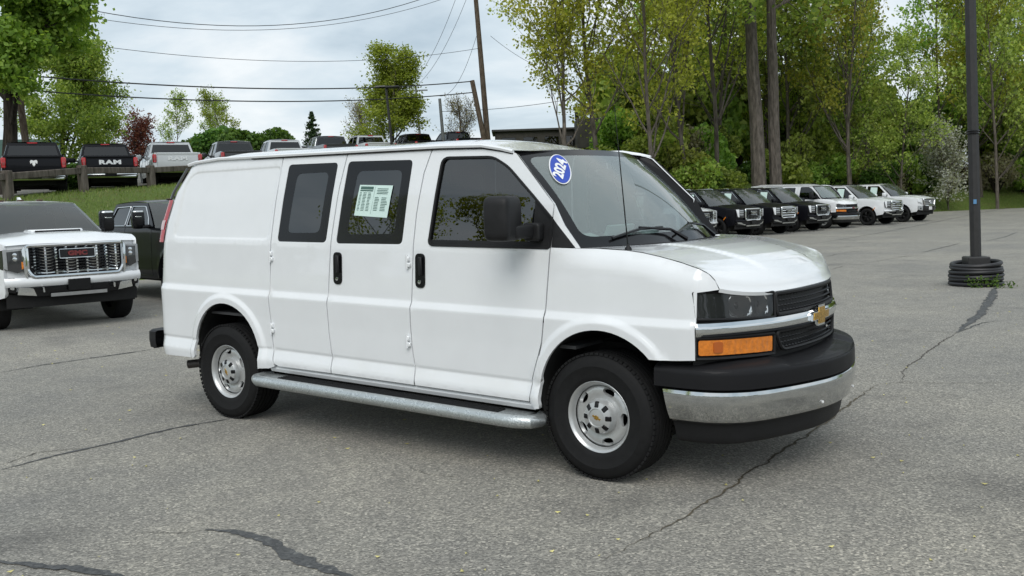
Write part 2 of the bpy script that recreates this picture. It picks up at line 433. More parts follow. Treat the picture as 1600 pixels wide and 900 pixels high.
def wheel(parent, x, y, R, wdt, style, steer=0., spin=0., hi=False):
    """style: steel / dark / bright.  Outer face away from the vehicle's middle."""
    w_ = empty('wheel', (x, y, R)); w_.parent = parent
    rz = steer + (math.pi if y > 0 else 0); w_.rotation_euler = (0, spin, rz)
    rim = {'steel': .213, 'dark': .265, 'bright': .265, 'truck': .25}[style]
    hw = wdt/2
    inst('tyre', cached(('tyre', R, wdt, rim, hi), lambda: tyre_mesh(R, wdt, rim, 64 if hi else 36, hi)), RUBBER, w_)
    if hi: inst('tread_block', cached(('lug', R, wdt), lambda: shoulder_lugs(R, wdt)), RUBBER, w_)['kind'] = 'stuff'
    if style == 'steel':
        r_ = inst('rim', cached(('steel', rim), lambda: steel_rim(rim)), STEEL, w_); r_.location.y = -hw+.018
        h_ = inst('hub_cap', cached('hub', hub_cap), STEEL, w_); h_.location.y = -hw+.02
        q = inst('lug_pocket', cached('pock', hub_pockets), TRIM, w_); q.location.y = -hw+.02; q['kind'] = 'stuff'
        g = MB(); g.prism([(c_*.92, d_*.92) for c_, d_ in BOW(.032, .013)], lambda u, v, d: (u, d, v), -.0315, -.024); gb = g.build('hub_emblem', GOLD, w_, False); gb.location.y = -hw+.02
    else:
        m_ = {'dark': DARKW, 'bright': ALLOY, 'truck': ALLOY}[style]
        r_ = inst('rim', cached(('sp', style, rim), lambda: spoke_rim(rim, 6 if style != 'truck' else 7, style != 'truck')), m_, w_); r_.location.y = -hw+.02
    d = MB(); d.lathe([(rim-.01, .05), (0, .05)], n=24); inst('brake_disc', cached(('bd', rim), lambda: d.mesh('bd')), UNDER, w_)
    return w_
def BOW(a, b):
    """outline of the four-armed slanted cross emblem, half size a x b"""
    return [(-a, -b*.42), (-a*.38, -b*.42), (-a*.44, -b), (a*.32, -b), (a*.38, -b*.42), (a*.92, -b*.42), (a, b*.42), (a*.38, b*.42), (a*.44, b), (-a*.32, b), (-a*.38, b*.42), (-a*.92, b*.42)]
# ------------------------------------------------------------------ the cargo van (and its passenger sister in the far row)
K = -.0204                                   # rake of the unladen van: the tail sits higher
def rake(p): return (p[0], p[1], p[2]+K*p[0])
VZ = [.30, .36, .42, .49, .575, .592, .80, .972, 1.016, 1.06, 1.375, 1.70, 2.0, 2.1]
VY = [.955, .990, 1.012, 1.018, .990, .996, 1.0, 1.009, .988, .987, .972, .92, .858, .835]
_zz = np.linspace(.3, 2.1, 361); _yy = np.interp(_zz, VZ, VY); _k = np.hanning(5); _k /= _k.sum(); _yy = np.convolve(np.pad(_yy, 2, 'edge'), _k, 'valid')
XREAR = ([.40, .59, .86, 1.236, 1.5, 1.76, 1.96, 2.05], [-2.57, -2.60, -2.585, -2.56, -2.52, -2.42, -2.26, -2.15])
FPX = ([1.7, 1.9, 2.1, 2.25, 2.335, 2.39, 2.43], [0., .002, .008, .020, .036, .068, .105])
FTOP = ([1.40, 1.55, 1.75, 1.9, 2.0, 2.10, 2.24, 2.34, 2.385, 2.415, 2.43], [1.385, 1.386, 1.386, 1.379, 1.368, 1.350, 1.318, 1.288, 1.262, 1.222, 1.18])
ARF, ARR = (1.765, .505, .425), (-1.645, .50, .395)
REC = rpoly([(-2.335, 1.385), (-1.13, 1.385), (-1.045, 1.945), (-2.20, 1.925)], [.06, .05, .05, .16], 6)
_recA = np.array(resample(REC, .012)); REC2 = scale_poly(REC, .012); REC3 = scale_poly(REC, .025)
CRL = [.46, .49, .52, .55, .568, .5755, .5835, .5915, .60, .93, .955, .968, .98, .995, 1.01, 1.022, 1.036, 1.06]
def creases(x0, x1): return [[(x, z) for x in np.linspace(x0, x1, max(2, int((x1-x0)/.06)))] for z in CRL]
def arch_lines(A, a0, a1): return [arc(A[0], A[1], A[2]+d, a0, a1, 26) for d in (.018, .035, .047, .060, .073, .085)]
def vside(X, z, rec=True):
    y = itp(z, _zz, _yy)
    xr = itp(z, *XREAR); t = max(0., (xr+.16-X)/.16); y -= .07*min(1.3, t)**2.2
    if X > 1.4:
        y -= itp(X, *FPX); zt = itp(X, *FTOP); y -= itp(X, [1.45, 1.72, 2.2, 2.43], [0., .055, .055, .02])*min(1., max(0., (z-(zt-.13))/.13))**2.2
    for (ax, az, ar) in (ARF, ARR):
        d = math.hypot(X-ax, z-az)
        if z > az-.12: y += .020*(1-sstep(ar+.035, ar+.085, d))
    if rec and X < -1.0 and z > 1.36:
        dd = float(np.min(np.hypot(_recA[:, 0]-X, _recA[:, 1]-z))); y -= .007*sstep(0., .024, dd)*(1 if inpoly(np.array([[X, z]]), REC)[0] else 0)
    return y
FPL = ([0, .2, .4, .5, .6, .7, .8, .87, .92, .95], [2.645, 2.637, 2.607, 2.58, 2.545, 2.50, 2.45, 2.405, 2.365, 2.325])
BPL = ([0, .2, .4, .55, .7, .82, .90, .945, .965, .972, .974], [2.82, 2.805, 2.755, 2.705, 2.645, 2.575, 2.49, 2.405, 2.31, 2.2, 2.09])
def plan_curve(tab):
    ys, xs = np.array(tab[0]), np.array(tab[1]); t = np.linspace(0, len(ys)-1, 200); i = np.arange(len(ys))
    Y = np.interp(t, i, ys); X = np.interp(t, i, xs); kk = np.hanning(25); kk /= kk.sum()
    Ym = np.concatenate([-Y[::-1][:-1], Y]); Xm = np.concatenate([X[::-1][:-1], X])
    def sm(a):
        q = np.concatenate([2*a[0]-a[1:13][::-1], a, 2*a[-1]-a[-13:-1][::-1]]); return np.convolve(q, kk, 'valid')
    Ys, Xs = sm(Ym), sm(Xm); s = np.concatenate([[0], np.cumsum(np.hypot(np.diff(Ys), np.diff(Xs)))]); s -= s[len(s)//2]
    return s, Xs, Ys
FC, BC = plan_curve(FPL), plan_curve(BPL)
def on_plan(C, s, off=0.):
    x = itp(s, C[0], C[1]); y = itp(s, C[0], C[2]); e_ = .01
    dx = itp(s+e_, C[0], C[1])-itp(s-e_, C[0], C[1]); dy = itp(s+e_, C[0], C[2])-itp(s-e_, C[0], C[2])
    if abs(dx)+abs(dy) < 1e-9: dx, dy = 0, 1
    l_ = math.hypot(dx, dy); return x + dy/l_*off, y - dx/l_*off
def fas(s, z, off=0.):
    x, y = on_plan(FC, s, off); return (x - .10*max(0, z-.98) - .02*max(0., .9-z), y, z)
SE = float(FC[0][-1])                         # arc length from the middle to the fascia's end
def build_van(label, detail=True, windows='cargo', group=None, emblem='bow'):
    van = empty('cargo_van' if windows == 'cargo' else 'passenger_van', label=label, cat='van', group=group)
    h = .045 if detail else .12
    B = lambda mb, name, mat, par=None, **k_: mb.build(name, mat, par or van, xf=rake, **k_)
    for sg in (-1, 1):
        S = lambda X, z, sg=sg: (X, sg*vside(X, z, windows == 'cargo'), z)
        Sin = lambda d: (lambda X, z: (X, sg*(vside(X, z, False)-d), z))
        ref = (0, sg, 0); g = .0045
        zt = 2.006
        doorA = [(-1.044+g, zt), (-1.085+g, 1.577), (-1.105+g, 1.307), (-1.118+g, .93), (-1.106+g, .64), (-1.099+g, .52), (-1.085+g, .474), (-1.04+g, .458), (-.466-g, .462)]
        midB = [(-.466, .462), (-.470, .58), (-.486, .75), (-.487, .95), (-.478, 1.11), (-.448, 1.45), (-.409, 1.774), (-.361, zt)]
        midC = [(.330, .462), (.322, .59), (.306, .72), (.304, .86), (.313, 1.05), (.326, 1.30), (.338, 1.578), (.375, 1.853), (.428, zt)]
        rear_door = doorA + [(x-g, z) for x, z in midB[1:]]
        slide = [(x+g, z) for x, z in midB[::-1]] + [(x-g, z) for x, z in midC]
        fd_front = [(1.262, .462), (1.275, .598), (1.316, .72), (1.352, .833), (1.372, .95), (1.382, 1.059), (1.412, 1.389), (1.420, 1.647)]
        fdoor = [(x+g, z) for x, z in midC[::-1]] + fd_front + [(1.115, 1.952), (1.06, 1.972), (.96, 1.992), (.80, zt-.002)]
        # wheel-arch arcs
        af = arc(*ARF, 187, 42, 24); ar = arc(*ARR, 188, -12, 26)
        if windows == 'cargo':
            w1 = rpoly([(-1.029, 1.383), (-.506, 1.384), (-.447, 1.946), (-.969, 1.946)], .035)
            w2 = rpoly([(-.404, 1.380), (.227, 1.386), (.266, 1.942), (-.343, 1.950)], .035)
            extra_w = []
        else:
            w1 = rpoly([(-1.029, 1.40), (-.53, 1.40), (-.48, 1.92), (-.99, 1.92)], .04); w2 = rpoly([(-.39, 1.40), (.21, 1.40), (.25, 1.92), (-.35, 1.92)], .04)
            extra_w = [rpoly([(-2.36, 1.42), (-1.80, 1.42), (-1.78, 1.90), (-2.22, 1.88)], .05), rpoly([(-1.68, 1.42), (-1.18, 1.42), (-1.12, 1.91), (-1.66, 1.91)], .05)]
        w3 = rpoly([(.461, 1.386), (1.405, 1.386), (1.419, 1.555), (1.273, 1.690), (1.062, 1.873), (.935, 1.937), (.525, 1.945)], [.04, .012, .012, .0, .05, .05, .05])
        # quarter panel
        zq = np.linspace(.59, 2.0, 16)
        q = [(-1.044-g, zt), (-1.085-g, 1.577), (-1.105-g, 1.307), (-1.118-g, .93), (-1.106-g, .64), (-1.10-g, .50), (-1.08, .452), (-1.15, .43), (-1.235, .425)] + ar[::-1] + [(-2.06, .43), (-2.30, .425), (-2.55, .42)] + [(itp(z, *XREAR), z) for z in zq] + [(-2.22, 2.005)]
        mb = MB(); mb.panel(q, S, h*.8, extra_w, .02, ref, extra=([r_ + [r_[0]] for r_ in (resample(REC, .03), resample(REC2, .03), resample(REC3, .03))] + creases(-2.52, -1.14) + arch_lines(ARR, 186, -6)) if (windows == 'cargo' and detail) else ()); B(mb, 'quarter_panel', WHITE)
        for nm, ol, wn, hd in (('side_door', rear_door, w1, None), ('side_door', slide, w2, (-.384, 1.208)), ('front_door', fdoor, w3, (.391, 1.218))):
            mb = MB(); mb.panel(ol, S, h, [wn], .022, ref, extra=creases(min(p_[0] for p_ in ol)+.05, max(p_[0] for p_ in ol)-.05) if detail else ())
            d_ = B(mb, nm, WHITE)
            gm = MB()
            if windows == 'cargo' and wn is not w3:
                inner = rpoly([tuple(np.array(p_)+o_) for p_, o_ in zip([wn[3], wn[9], wn[15], wn[21]], [(.09, .058), (-.075, .056), (-.075, -.06), (.095, -.058)])], .05)
                fb = MB(); fb.panel(wn, Sin(.004), .06, [inner], .0, ref); B(fb, 'window_border', FRIT, d_)
                gm.panel(inner, Sin(.0045), .06, (), 0, ref)
            else:
                gm.panel(scale_poly(wn, .0) if wn is not w3 else wn, Sin(.010), .06, (), 0, ref)
            B(gm, 'window', GLASS_T if windows == 'cargo' else GLASS_D, d_)
            if wn is w3:
                # rubber run channel round the door glass
                ol3 = resample(w3, .05); tb = MB(); pts = [Sin(.002)(x, z) for x, z in ol3]; tb.tube(pts+[pts[0]], .011, 5, False); B(tb, 'window_seal', PLASTIC, d_)
                sp = MB(); sp.panel([(1.285, 1.392), (1.403, 1.392), (1.415, 1.553), (1.285, 1.672)], Sin(.002), .08, (), .012, ref); B(sp, 'mirror_sail', PLASTIC, d_)
                lb = MB(); lb.panel([(.47, 1.39), (1.29, 1.39), (1.29, 1.422), (.47, 1.420)], Sin(.003), .06, (), .008, ref); B(lb, 'belt_moulding', PLASTIC, d_)
            if hd and detail or (hd and wn is w3):
                hx, hz = hd
                pk = MB(); ol_ = rpoly([(hx-.042, hz-.112), (hx+.042, hz-.112), (hx+.042, hz+.112), (hx-.042, hz+.112)], .036)
                pk.panel(ol_, lambda X, z: (X, sg*(vside(X, z)+.006), z), .03, (), .02, ref); hh = B(pk, 'handle', TRIM, d_)
                gp = MB(); gp.box((hx+.012, sg*(vside(hx, hz)+.016), hz+.03), (.030, .02, .12), None, .006); B(gp, 'pull', PLASTIC, hh)
                lk = MB(); lk.lathe([(.014, 0), (.013, sg*.006), (0, sg*.007)], (hx-.004, sg*(vside(hx, hz)+.008), hz-.075), n=12); B(lk, 'lock', CHROME, hh)
        if detail:
            for hx, hz in ((-1.092, 1.27), (-1.094, .735), (.290, 1.27), (.283, .745)):
                hb = MB(); yv = sg*vside(hx, hz)
                hb.box((hx, yv+sg*.008, hz+.022), (.022, .022, .034), None, .005); hb.box((hx+.006, yv+sg*.010, hz-.018), (.028, .018, .03), None, .005); hb.tube([(hx-.008, yv+sg*.014, hz-.042), (hx-.008, yv+sg*.014, hz+.046)], .008, 8); B(hb, 'hinge', WHITE)
        # fender
        ff = [(1.412+2*g, 1.389), (1.382+2*g, 1.059), (1.372+2*g, .95), (1.352+2*g, .833), (1.330+2*g, .74)]
        top = [(x, itp(x, *FTOP)) for x in (2.43, 2.415, 2.385, 2.34, 2.24, 2.1, 2.0, 1.9, 1.7, 1.58)]
        front = [(2.20, .79), (2.335, .80), (2.342, 1.165), (2.39, 1.172), (2.43, 1.178)]
        fo = [(1.412+2*g, 1.389)] + ff[1:] + [p_ for p_ in af[3:]] + front + top[1:]
        mb = MB(); mb.panel(fo, S, h*.75, (), .02, ref, extra=(creases(1.40, 2.30) + arch_lines(ARF, 150, 46)) if detail else ()); B(mb, 'fender', WHITE)
        # arch rear leg behind the front wheel and rocker
        lg = MB(); lg.panel([(1.262+2*g, .462), (1.275+2*g, .598), (1.316+2*g, .72), (1.330+g, .745)] + [p_ for p_ in af[:4]][::-1] + [(1.345, .43), (1.31, .424)], S, .04, (), .03, ref); B(lg, 'arch_leg', WHITE)
        rk = MB(); rk.patch(lambda u, v: (-1.15+2.44*u, sg*itp(v, [0, .35, .7, 1], [.988, .998, .985, .93]), itp(v, [0, .35, .7, 1], [.452, .432, .405, .392])), 40 if detail else 8, 6); B(rk, 'rocker_panel', WHITE)
        # black corner between pillar and fender
        tr = MB(); tr.panel([(1.425, 1.392), (1.575, 1.392), (1.425, 1.56)], Sin(.002), .06, (), .01, ref); B(tr, 'pillar_corner_trim', PLASTIC)
        pl = MB()
        pe = [(1.121, 1.954), (1.27, 1.808), (1.424, 1.648), (1.50, 1.520), (1.606, 1.386)]; nv_ = 16
        def pil(u, v):
            t = v*(len(pe)-1); i = min(int(t), len(pe)-2); f_ = t-i; X = pe[i][0]*(1-f_)+pe[i+1][0]*f_; z = pe[i][1]*(1-f_)+pe[i+1][1]*f_
            a = Vector(S(X, z)); b_ = Vector(WS(sg, v*.98)); return tuple(a.lerp(b_, u) + Vector((.3, sg*.6, .2))*.05*u*(1-u))
        pl.patch(lambda u, v: pil(u, v*.52), 5, 10); pl.patch(lambda u, v: pil(.55+.45*u, .52+.48*v), 3, 10); B(pl, 'pillar_garnish', WETPL)
        pw = MB(); pw.patch(lambda u, v: pil(.55*u, .51+.49*v), 4, 10); B(pw, 'pillar_base', WHITE if sg < 0 else WETPL)
        # lower pillar painted strip in front of the door edge
        if sg < 0 or not detail: ps = MB(); ps.panel([(1.425, 1.56), (1.430, 1.640), (1.50, 1.520), (1.606, 1.388), (1.578, 1.388)], S, .04, (), .012, ref); B(ps, 'pillar_strip', WHITE)
        # roof rail
        xs_ = [-2.20, -2.1, -1.8, -1.4, -.8, 0, .5, .85, 1.0, 1.09]
        rl = MB(); rl.tube([(x, sg*.868, itp(x, [-2.3, -2.2, -2.1, -1.8, .6, .9, 1.1], [1.955, 1.978, 1.996, 2.016, 2.018, 2.008, 1.962])) for x in xs_], .013, 6); B(rl, 'drip_rail', WHITE)
        gs = MB(); gs.tube([(x, sg*.866, itp(x, [-2.3, -2.2, -2.1, -1.8, .6, .9, 1.1], [1.955, 1.978, 1.996, 2.016, 2.018, 2.008, 1.962])-.0135) for x in xs_[3:]], .006, 5); B(gs, 'roof_seal', PLASTIC)
        # tail lamp wrapping the rear corner
        tl = MB()
        def tlf(u, v):
            z = 1.352+.345*v; xr = itp(z, *XREAR); s_ = u
            return (xr+.062-.15*s_, sg*(vside(xr+.062, z, False)+.010-.17*max(0, s_-.35)**1.6-.01*s_), z)
        tl.patch(tlf, 8, 10); ta = B(tl, 'tail_lamp', RED)
        bk2 = MB(); bk2.patch(lambda u, v: tuple(Vector(tlf(.25+.75*u, 1.03+.72*v))), 6, 8); B(bk2, 'rear_corner_trim', FRIT)
        rv = MB(); rv.patch(lambda u, v: tuple(Vector(tlf(.08+u*.9, .30+.22*v))+Vector((-.004, sg*.004, 0))), 6, 4); B(rv, 'reversing_lens', M('clear_red_lens', (.6, .42, .42), .2, coat=1.), ta)
        # wheel wells
        for (ax, az, ar_) in (ARF, ARR):
            ww = MB(); ww.patch(lambda u, v: (ax+(ar_+.012)*math.cos(rad(194-(156 if ax > 0 else 196)*u)), sg*(.975-.55*v), az+(ar_+.012)*math.sin(rad(194-(156 if ax > 0 else 196)*u))), 22, 4); B(ww, 'wheel_well', UNDER)
    # windshield ------------------------------------------------------------------
    body = MB()
    def roof(u, v):
        y = (2*u-1); xf_ = 1.17-.15*abs(y)**2.2; X = -2.20 - .16*(1-y*y) + (xf_+2.20+.16*(1-y*y))*v; Y = y*.862
        z = 2.018 + .078*(1-abs(y)**2.4); z -= .125*sstep(.72, 1., v)**1.7*(1-.25*y*y)*(1-abs(y)**3*.55)+.0; z -= .075*(1-sstep(0, .13, v))*(1-y*y*.35)
        if v > .93 and abs(y) > .97: z = min(z, 2.0)
        return (X, Y, z)
    rf = MB(); rf.patch(roof, 24, 40); B(rf, 'roof', WHITE)
    def rearf(u, v):
        y = 2*u-1; z = .42+1.58*v; xr = itp(z, *XREAR); Y = y*(vside(xr, z, False)-.002); return (xr-.12*(1-abs(y)**3.5), Y, z)
    rr = MB(); rr.patch(rearf, 20, 24); rdo = B(rr, 'rear_doors', WHITE)
    for sg in (-1, 1):
        rw = MB(); rw.patch(lambda u, v: tuple(Vector(rearf(.5+sg*(.05+.41*u), .62+.31*v))+Vector((-.006, sg*.002, 0))), 8, 6); B(rw, 'rear_window', GLASS_D, rdo)
    # windshield
    wf = lambda y, v, off=0.: tuple(Vector(WS(y, v))+Vector((.62, 0, .78))*off)
    out_ = rpoly([(-1, 0), (1, 0), (1, 1), (-1, 1)], .03); inn = rpoly([(-.90, .075), (.90, .075), (.935, .91), (-.935, .91)], .09)
    fr = MB(); fr.panel(out_, wf, .06, [inn], 0, (1, 0, 1)); ws = B(fr, 'windshield_border', FRIT)
    gl = MB(); gl.panel(inn, wf, .06, (), 0, (1, 0, 1)); B(gl, 'windshield_glass', GLASS_W, ws)
    # cowl
    cw = MB(); cw.patch(lambda u, v: tuple(Vector(WS(2*u-1, 1.0)).lerp(Vector(HOOD(u, 0.))+Vector((0, 0, -.012)), v)+Vector((0, 0, -.01*math.sin(math.pi*v)))), 24, 4); B(cw, 'cowl', WETPL)
    hd = MB(); hd.panel([(0, 0), (1, 0), (1, 1), (0, 1)], lambda u, v: HOOD(u, v), .025 if detail else .08, (), .0, (0, 0, 1))
    hd.patch(lambda u, v: tuple(Vector(HOOD(u, 1.))+Vector((-.006*v, 0, -.02*v))), 24, 1); B(hd, 'hood', WHITE)
    # front face --------------------------------------------------------------------
    fb = MB(); fb.patch(lambda u, v: fas((2*u-1)*SE, .76+.40*v, -.035), 48, 8); B(fb, 'front_carrier', PLASTIC)
    lip = MB(); lip.patch(lambda u, v: fas((2*u-1)*SE, 1.135+.02*v+.03*abs(2*u-1)**2, -.04+.03*(1-v)), 48, 2); B(lip, 'upper_fascia_lip', PLASTIC)
    for sg in (-1, 1):
        f0 = lambda off: (lambda s, z: fas(sg*s, z, off))
        ho = rpoly([(.475, .99+.01), (SE-.012, 1.022), (SE-.012, 1.168), (.462, 1.138)], .012)
        hs = MB(); hs.panel(ho, f0(-.022), .04, (), .02, (1, 0, 0)); hl = B(hs, 'headlamp', M('lamp_housing', (.035, .037, .038), .35))
        rim_ = MB(); pts = [fas(sg*s, z, .002) for s, z in resample(ho, .04)]; rim_.tube(pts+[pts[0]], .007, 5, False); B(rim_, 'lamp_bezel', PLASTIC, hl)
        for c0, c1 in ((.505, .612), (.635, .80)):
            cup = MB(); ol_ = rpoly([(c0, 1.018), (c1, 1.022), (c1-.008, 1.134), (c0+.005, 1.124)], .026); cc = ((c0+c1)/2, 1.075); hw_ = (c1-c0)/2
            cup.panel(ol_, lambda s, z: fas(sg*s, z, -.016-.05*max(0, 1-((s-cc[0])/hw_)**2-((z-cc[1])/.06)**2)), .012, (), 0, (1, 0, 0)); B(cup, 'reflector', M('reflector', (.72, .73, .73), .08, 1., var=.05), hl)
            bu = MB(); bx, by, bz = fas(sg*(cc[0]+.01), cc[1], -.03); bu.lathe([(.034, -.03), (.032, -.008), (.022, .004), (0, .008)], (bx, by, bz), 'x', 16); B(bu, 'bulb', TRIM, hl)
        ln = MB(); ln.panel(ho, f0(.0), .04, (), 0, (1, 0, 0)); B(ln, 'headlamp_lens', GLASS_C, hl)
        to = rpoly([(.505, .812), (SE-.022, .824), (SE-.022, .906), (.505, .896)], .012)
        tm = MB(); tm.panel(to, lambda s, z: fas(sg*s, z, .006+.002*math.sin(s*160)), .02 if detail else .05, (), .02, (1, 0, 0)); tn = B(tm, 'turn_signal', AMBER)
        tc_ = MB(); tc_.panel(rpoly([(SE-.16, .834), (SE-.105, .836), (SE-.105, .894), (SE-.16, .892)], .01), lambda s, z: fas(sg*s, z, .012), .02, (), .006, (1, 0, 0)); B(tc_, 'turn_bulb', M('amber_bulb', (.45, .10, .008), .2, coat=1.), tn)
        sb = MB(); pts = [fas(sg*s, z, .004) for s, z in resample(rpoly([(.49, .795), (SE-.006, .806), (SE-.006, .918), (.49, .908)], .012), .05)]; sb.tube(pts+[pts[0]], .010, 5, False); B(sb, 'lamp_surround', PLASTIC)
    bar = MB(); bp = [(-.004, .922), (.016, .926), (.030, .945), (.030, .975), (.018, .998), (-.006, 1.004)]
    bar.patch(lambda u, v: fas((2*u-1)*(SE-.003), itp(v, np.linspace(0, 1, 6), [b_[1] for b_ in bp]), itp(v, np.linspace(0, 1, 6), [b_[0] for b_ in bp])), 64, 15); B(bar, 'chrome_bar', CHROME)
    for z0, z1, sa, sb_ in ((1.012, 1.128, .455, .45), (.806, .916, .475, .42)):
        ol_ = rpoly([(-sb_ if z0 < .9 else -sa, z0), (sb_ if z0 < .9 else sa, z0), (sa, z1), (-sa, z1)], .02 if z0 > .9 else .045)
        gf = MB(); pts = [fas(s, z, .002) for s, z in resample(ol_, .04)]; gf.tube(pts+[pts[0]], .011, 6, False); gg = B(gf, 'grille', PLASTIC)
        gm = MB(); st = .034 if detail else .06
        ns_ = int(2*sa/st); nz_ = int((z1-z0)/(.0235 if detail else .05))
        for j in range(nz_):
            z = z0+(j+.5)*(z1-z0)/nz_
            for i in range(ns_):
                s = -sa+(i+.5+(.5 if j % 2 else 0))*2*sa/ns_
                if abs(s) > sa-.015 or (z0 < .9 and abs(s) > sb_+(sa-sb_)*(z-z0)/(z1-z0)-.012): continue
                c = Vector(fas(s, z, -.008)); x1, y1 = on_plan(FC, s+.005); x0, y0 = on_plan(FC, s-.005); tx = Vector((x1-x0, y1-y0, 0)).normalized(); nx = Vector((tx.y, -tx.x, 0))
                a_ = st*.40; k_ = .0085
                P = [c+tx*a_, c+Vector((0, 0, k_)), c-tx*a_, c-Vector((0, 0, k_)), c+nx*.010+tx*a_*.2]
                gm.add([tuple(p_) for p_ in P], [(0, 1, 4), (1, 2, 4), (2, 3, 4), (3, 0, 4)])
        o_ = B(gm, 'grille_mesh', M('grille_black', (.012, .012, .013), .4), gg, smooth=False); o_['kind'] = 'stuff'
    if emblem == 'bow':
        for nm, a, b_, d0, d1, m_ in (('emblem', .142, .060, .026, .046, CHROME), ('emblem_face', .124, .048, .04, .0495, GOLD)):
            em = MB(); em.prism([(u, v) for u, v in BOW(a, b_)], lambda u, v, d: fas(u, .966+v, d), d0, d1)
            if nm == 'emblem': eo = B(em, nm, m_, smooth=False)
            else: B(em, nm, m_, eo, smooth=False)
    else:
        tx = text_obj('emblem', 'GMC', .10, REDB, van, frame3(rake((2.672, 0, .966)), (0, 1, 0), (0, 0, 1)), .008, bold=.004)
    # bumper --------------------------------------------------------------------------
    BS = float(BC[0][-1])
    def bsec(tab, s0=1.):
        os_, zs_ = [t[0] for t in tab], [t[1] for t in tab]; n_ = len(tab)-1; q = np.linspace(0, 1, n_+1)
        def f(u, v):
            s = (2*u-1)*BS*(s0(v) if callable(s0) else s0); o_ = itp(v, q, os_); z = itp(v, q, zs_); x, y = on_plan(BC, s, o_); return (x, y, z)
        return f
    def dip(u):
        s = abs(2*u-1)*BS; return sstep(.62, .50, s) if False else 1-sstep(.48, .60, s)
    pf = bsec([(-.20, .786), (-.11, .780), (-.045, .764), (-.016, .752), (-.004, .742), (.001, .728), (.003, .69), (.003, .643), (-.03, .637)])
    def pf2(u, v):
        x, y, z = pf(u, v); k_ = dip(u)
        return (x, y, z - .022*k_*(1-sstep(.30, .60, v)))
    pb = MB(); pb.patch(pf2, 90, 24); B(pb, 'bumper_pad', WETPL)
    cf = bsec([(-.03, .637), (-.008, .6365), (.003, .629), (.008, .608), (.006, .565), (-.006, .51), (-.022, .463), (-.045, .447)], lambda v: .972-.034*v)
    cb = MB(); cb.patch(cf, 90, 21); bo = B(cb, 'bumper', BCHROME)
    for s_, z_ in ((.27, .575), (.27, .50), (-.27, .575), (-.27, .50)):
        cl = MB(); x, y = on_plan(BC, s_, .0); cl.box((x-.004, y, z_), (.012, .016, .016), None, .003); B(cl, 'plate_clip', WLET, bo)
    vf = bsec([(-.05, .455), (-.065, .44), (-.072, .40), (-.085, .335), (-.105, .322), (-.15, .322)], lambda v: .945-.02*v)
    vb = MB(); vb.patch(vf, 80, 12); B(vb, 'front_valance', PLASTIC)
    # rear bumper
    rbp = [(-.10, .60), (.0, .602), (.025, .59), (.03, .52), (.02, .455), (-.06, .44)]
    rb = MB()
    def rbf(u, v):
        y = 2*u-1; q = np.linspace(0, 1, 6); o_ = itp(v, q, [b_[0] for b_ in rbp]); z = itp(v, q, [b_[1] for b_ in rbp])
        a = y*math.pi/2*.999; ex = .22; X = -2.60-.20*max(0., math.cos(a))**ex; Y = math.copysign(abs(math.sin(a))**ex, y)*.955
        return (X-o_*max(.2, math.cos(a)), Y+o_*math.copysign(1, y)*(1 if abs(y) > .8 else 0)*.8, z)
    rb.patch(rbf, 60, 15); B(rb, 'rear_bumper', PLASTIC)
    # interior ------------------------------------------------------------------------
    ub = MB(); ub.box((0, 0, .62), (4.6, 1.25, .36)); ub.box((-.15, 0, .50), (2.2, 1.86, .14)); ub.box((-.1, 0, .40), (2.3, 1.55, .24)); ub.box((-1.715, 0, .36), (.28, 1.4, .22)); ub.box((1.75, 0, .34), (.4, 1.2, .2)); ub.box((2.12, 0, .66), (.55, 1.25, .30)); B(ub, 'underbody', UNDER, smooth=False)  # frame and tank boxes, the lower ones enlarged to deepen shade beneath
    fl_ = MB(); fl_.box((-.45, 0, .80), (4.0, 1.86, .02)); B(fl_, 'cargo_floor', INTER, smooth=False)
    da = MB(); da.patch(lambda u, v: (1.60-.42*math.sin(v*1.5), (2*u-1)*.86, 1.365-.02*v-.42*max(0, v-.75)*4*.6), 12, 10); dd_ = B(da, 'dashboard', INTER)
    sw = MB(); ct = Vector((1.03, .42, 1.27)); ax_ = Vector((.35, 0, -1)).normalized(); e1 = Vector((0, 1, 0)); e2 = ax_.cross(e1)
    ring = [ct+(e1*math.cos(t)+e2*math.sin(t))*.195 for t in np.linspace(0, 2*math.pi, 25)]; sw.tube(ring, .016, 6, False); sw.tube([ct-e1*.19, ct, ct+e1*.19], .018, 6); sw.tube([ct, ct+Vector((.35, 0, -.2))], .03, 6); B(sw, 'steering_wheel', TRIM, dd_)
    for y in (-.45, .45):
        se = MB(); se.sbox((.55, y, 1.02), (.5, .52, .16), None, .35); se.sbox((.30, y, 1.32), (.14, .50, .66), Matrix.Rotation(-.18, 3, 'Y'), .35); se.sbox((.22, y, 1.68), (.11, .27, .20), Matrix.Rotation(-.15, 3, 'Y'), .4); B(se, 'seat', SEAT)
    if detail:
        for c_, sz_, a_ in (((1.28, .05, 1.43), (.02, .34, .12), .4), ((1.30, -.30, 1.40), (.24, .30, .004), .3), ((1.30, .55, 1.40), (.2, .26, .004), .3)):
            ppr = MB(); ppr.box(c_, sz_, Matrix.Rotation(a_, 3, 'Y')); B(ppr, 'paper', PAPER, dd_, smooth=False)
        mr = MB(); mr.box((1.22, 0, 1.83), (.04, .26, .075), None, .02); B(mr, 'rear_view_mirror', TRIM, ws)
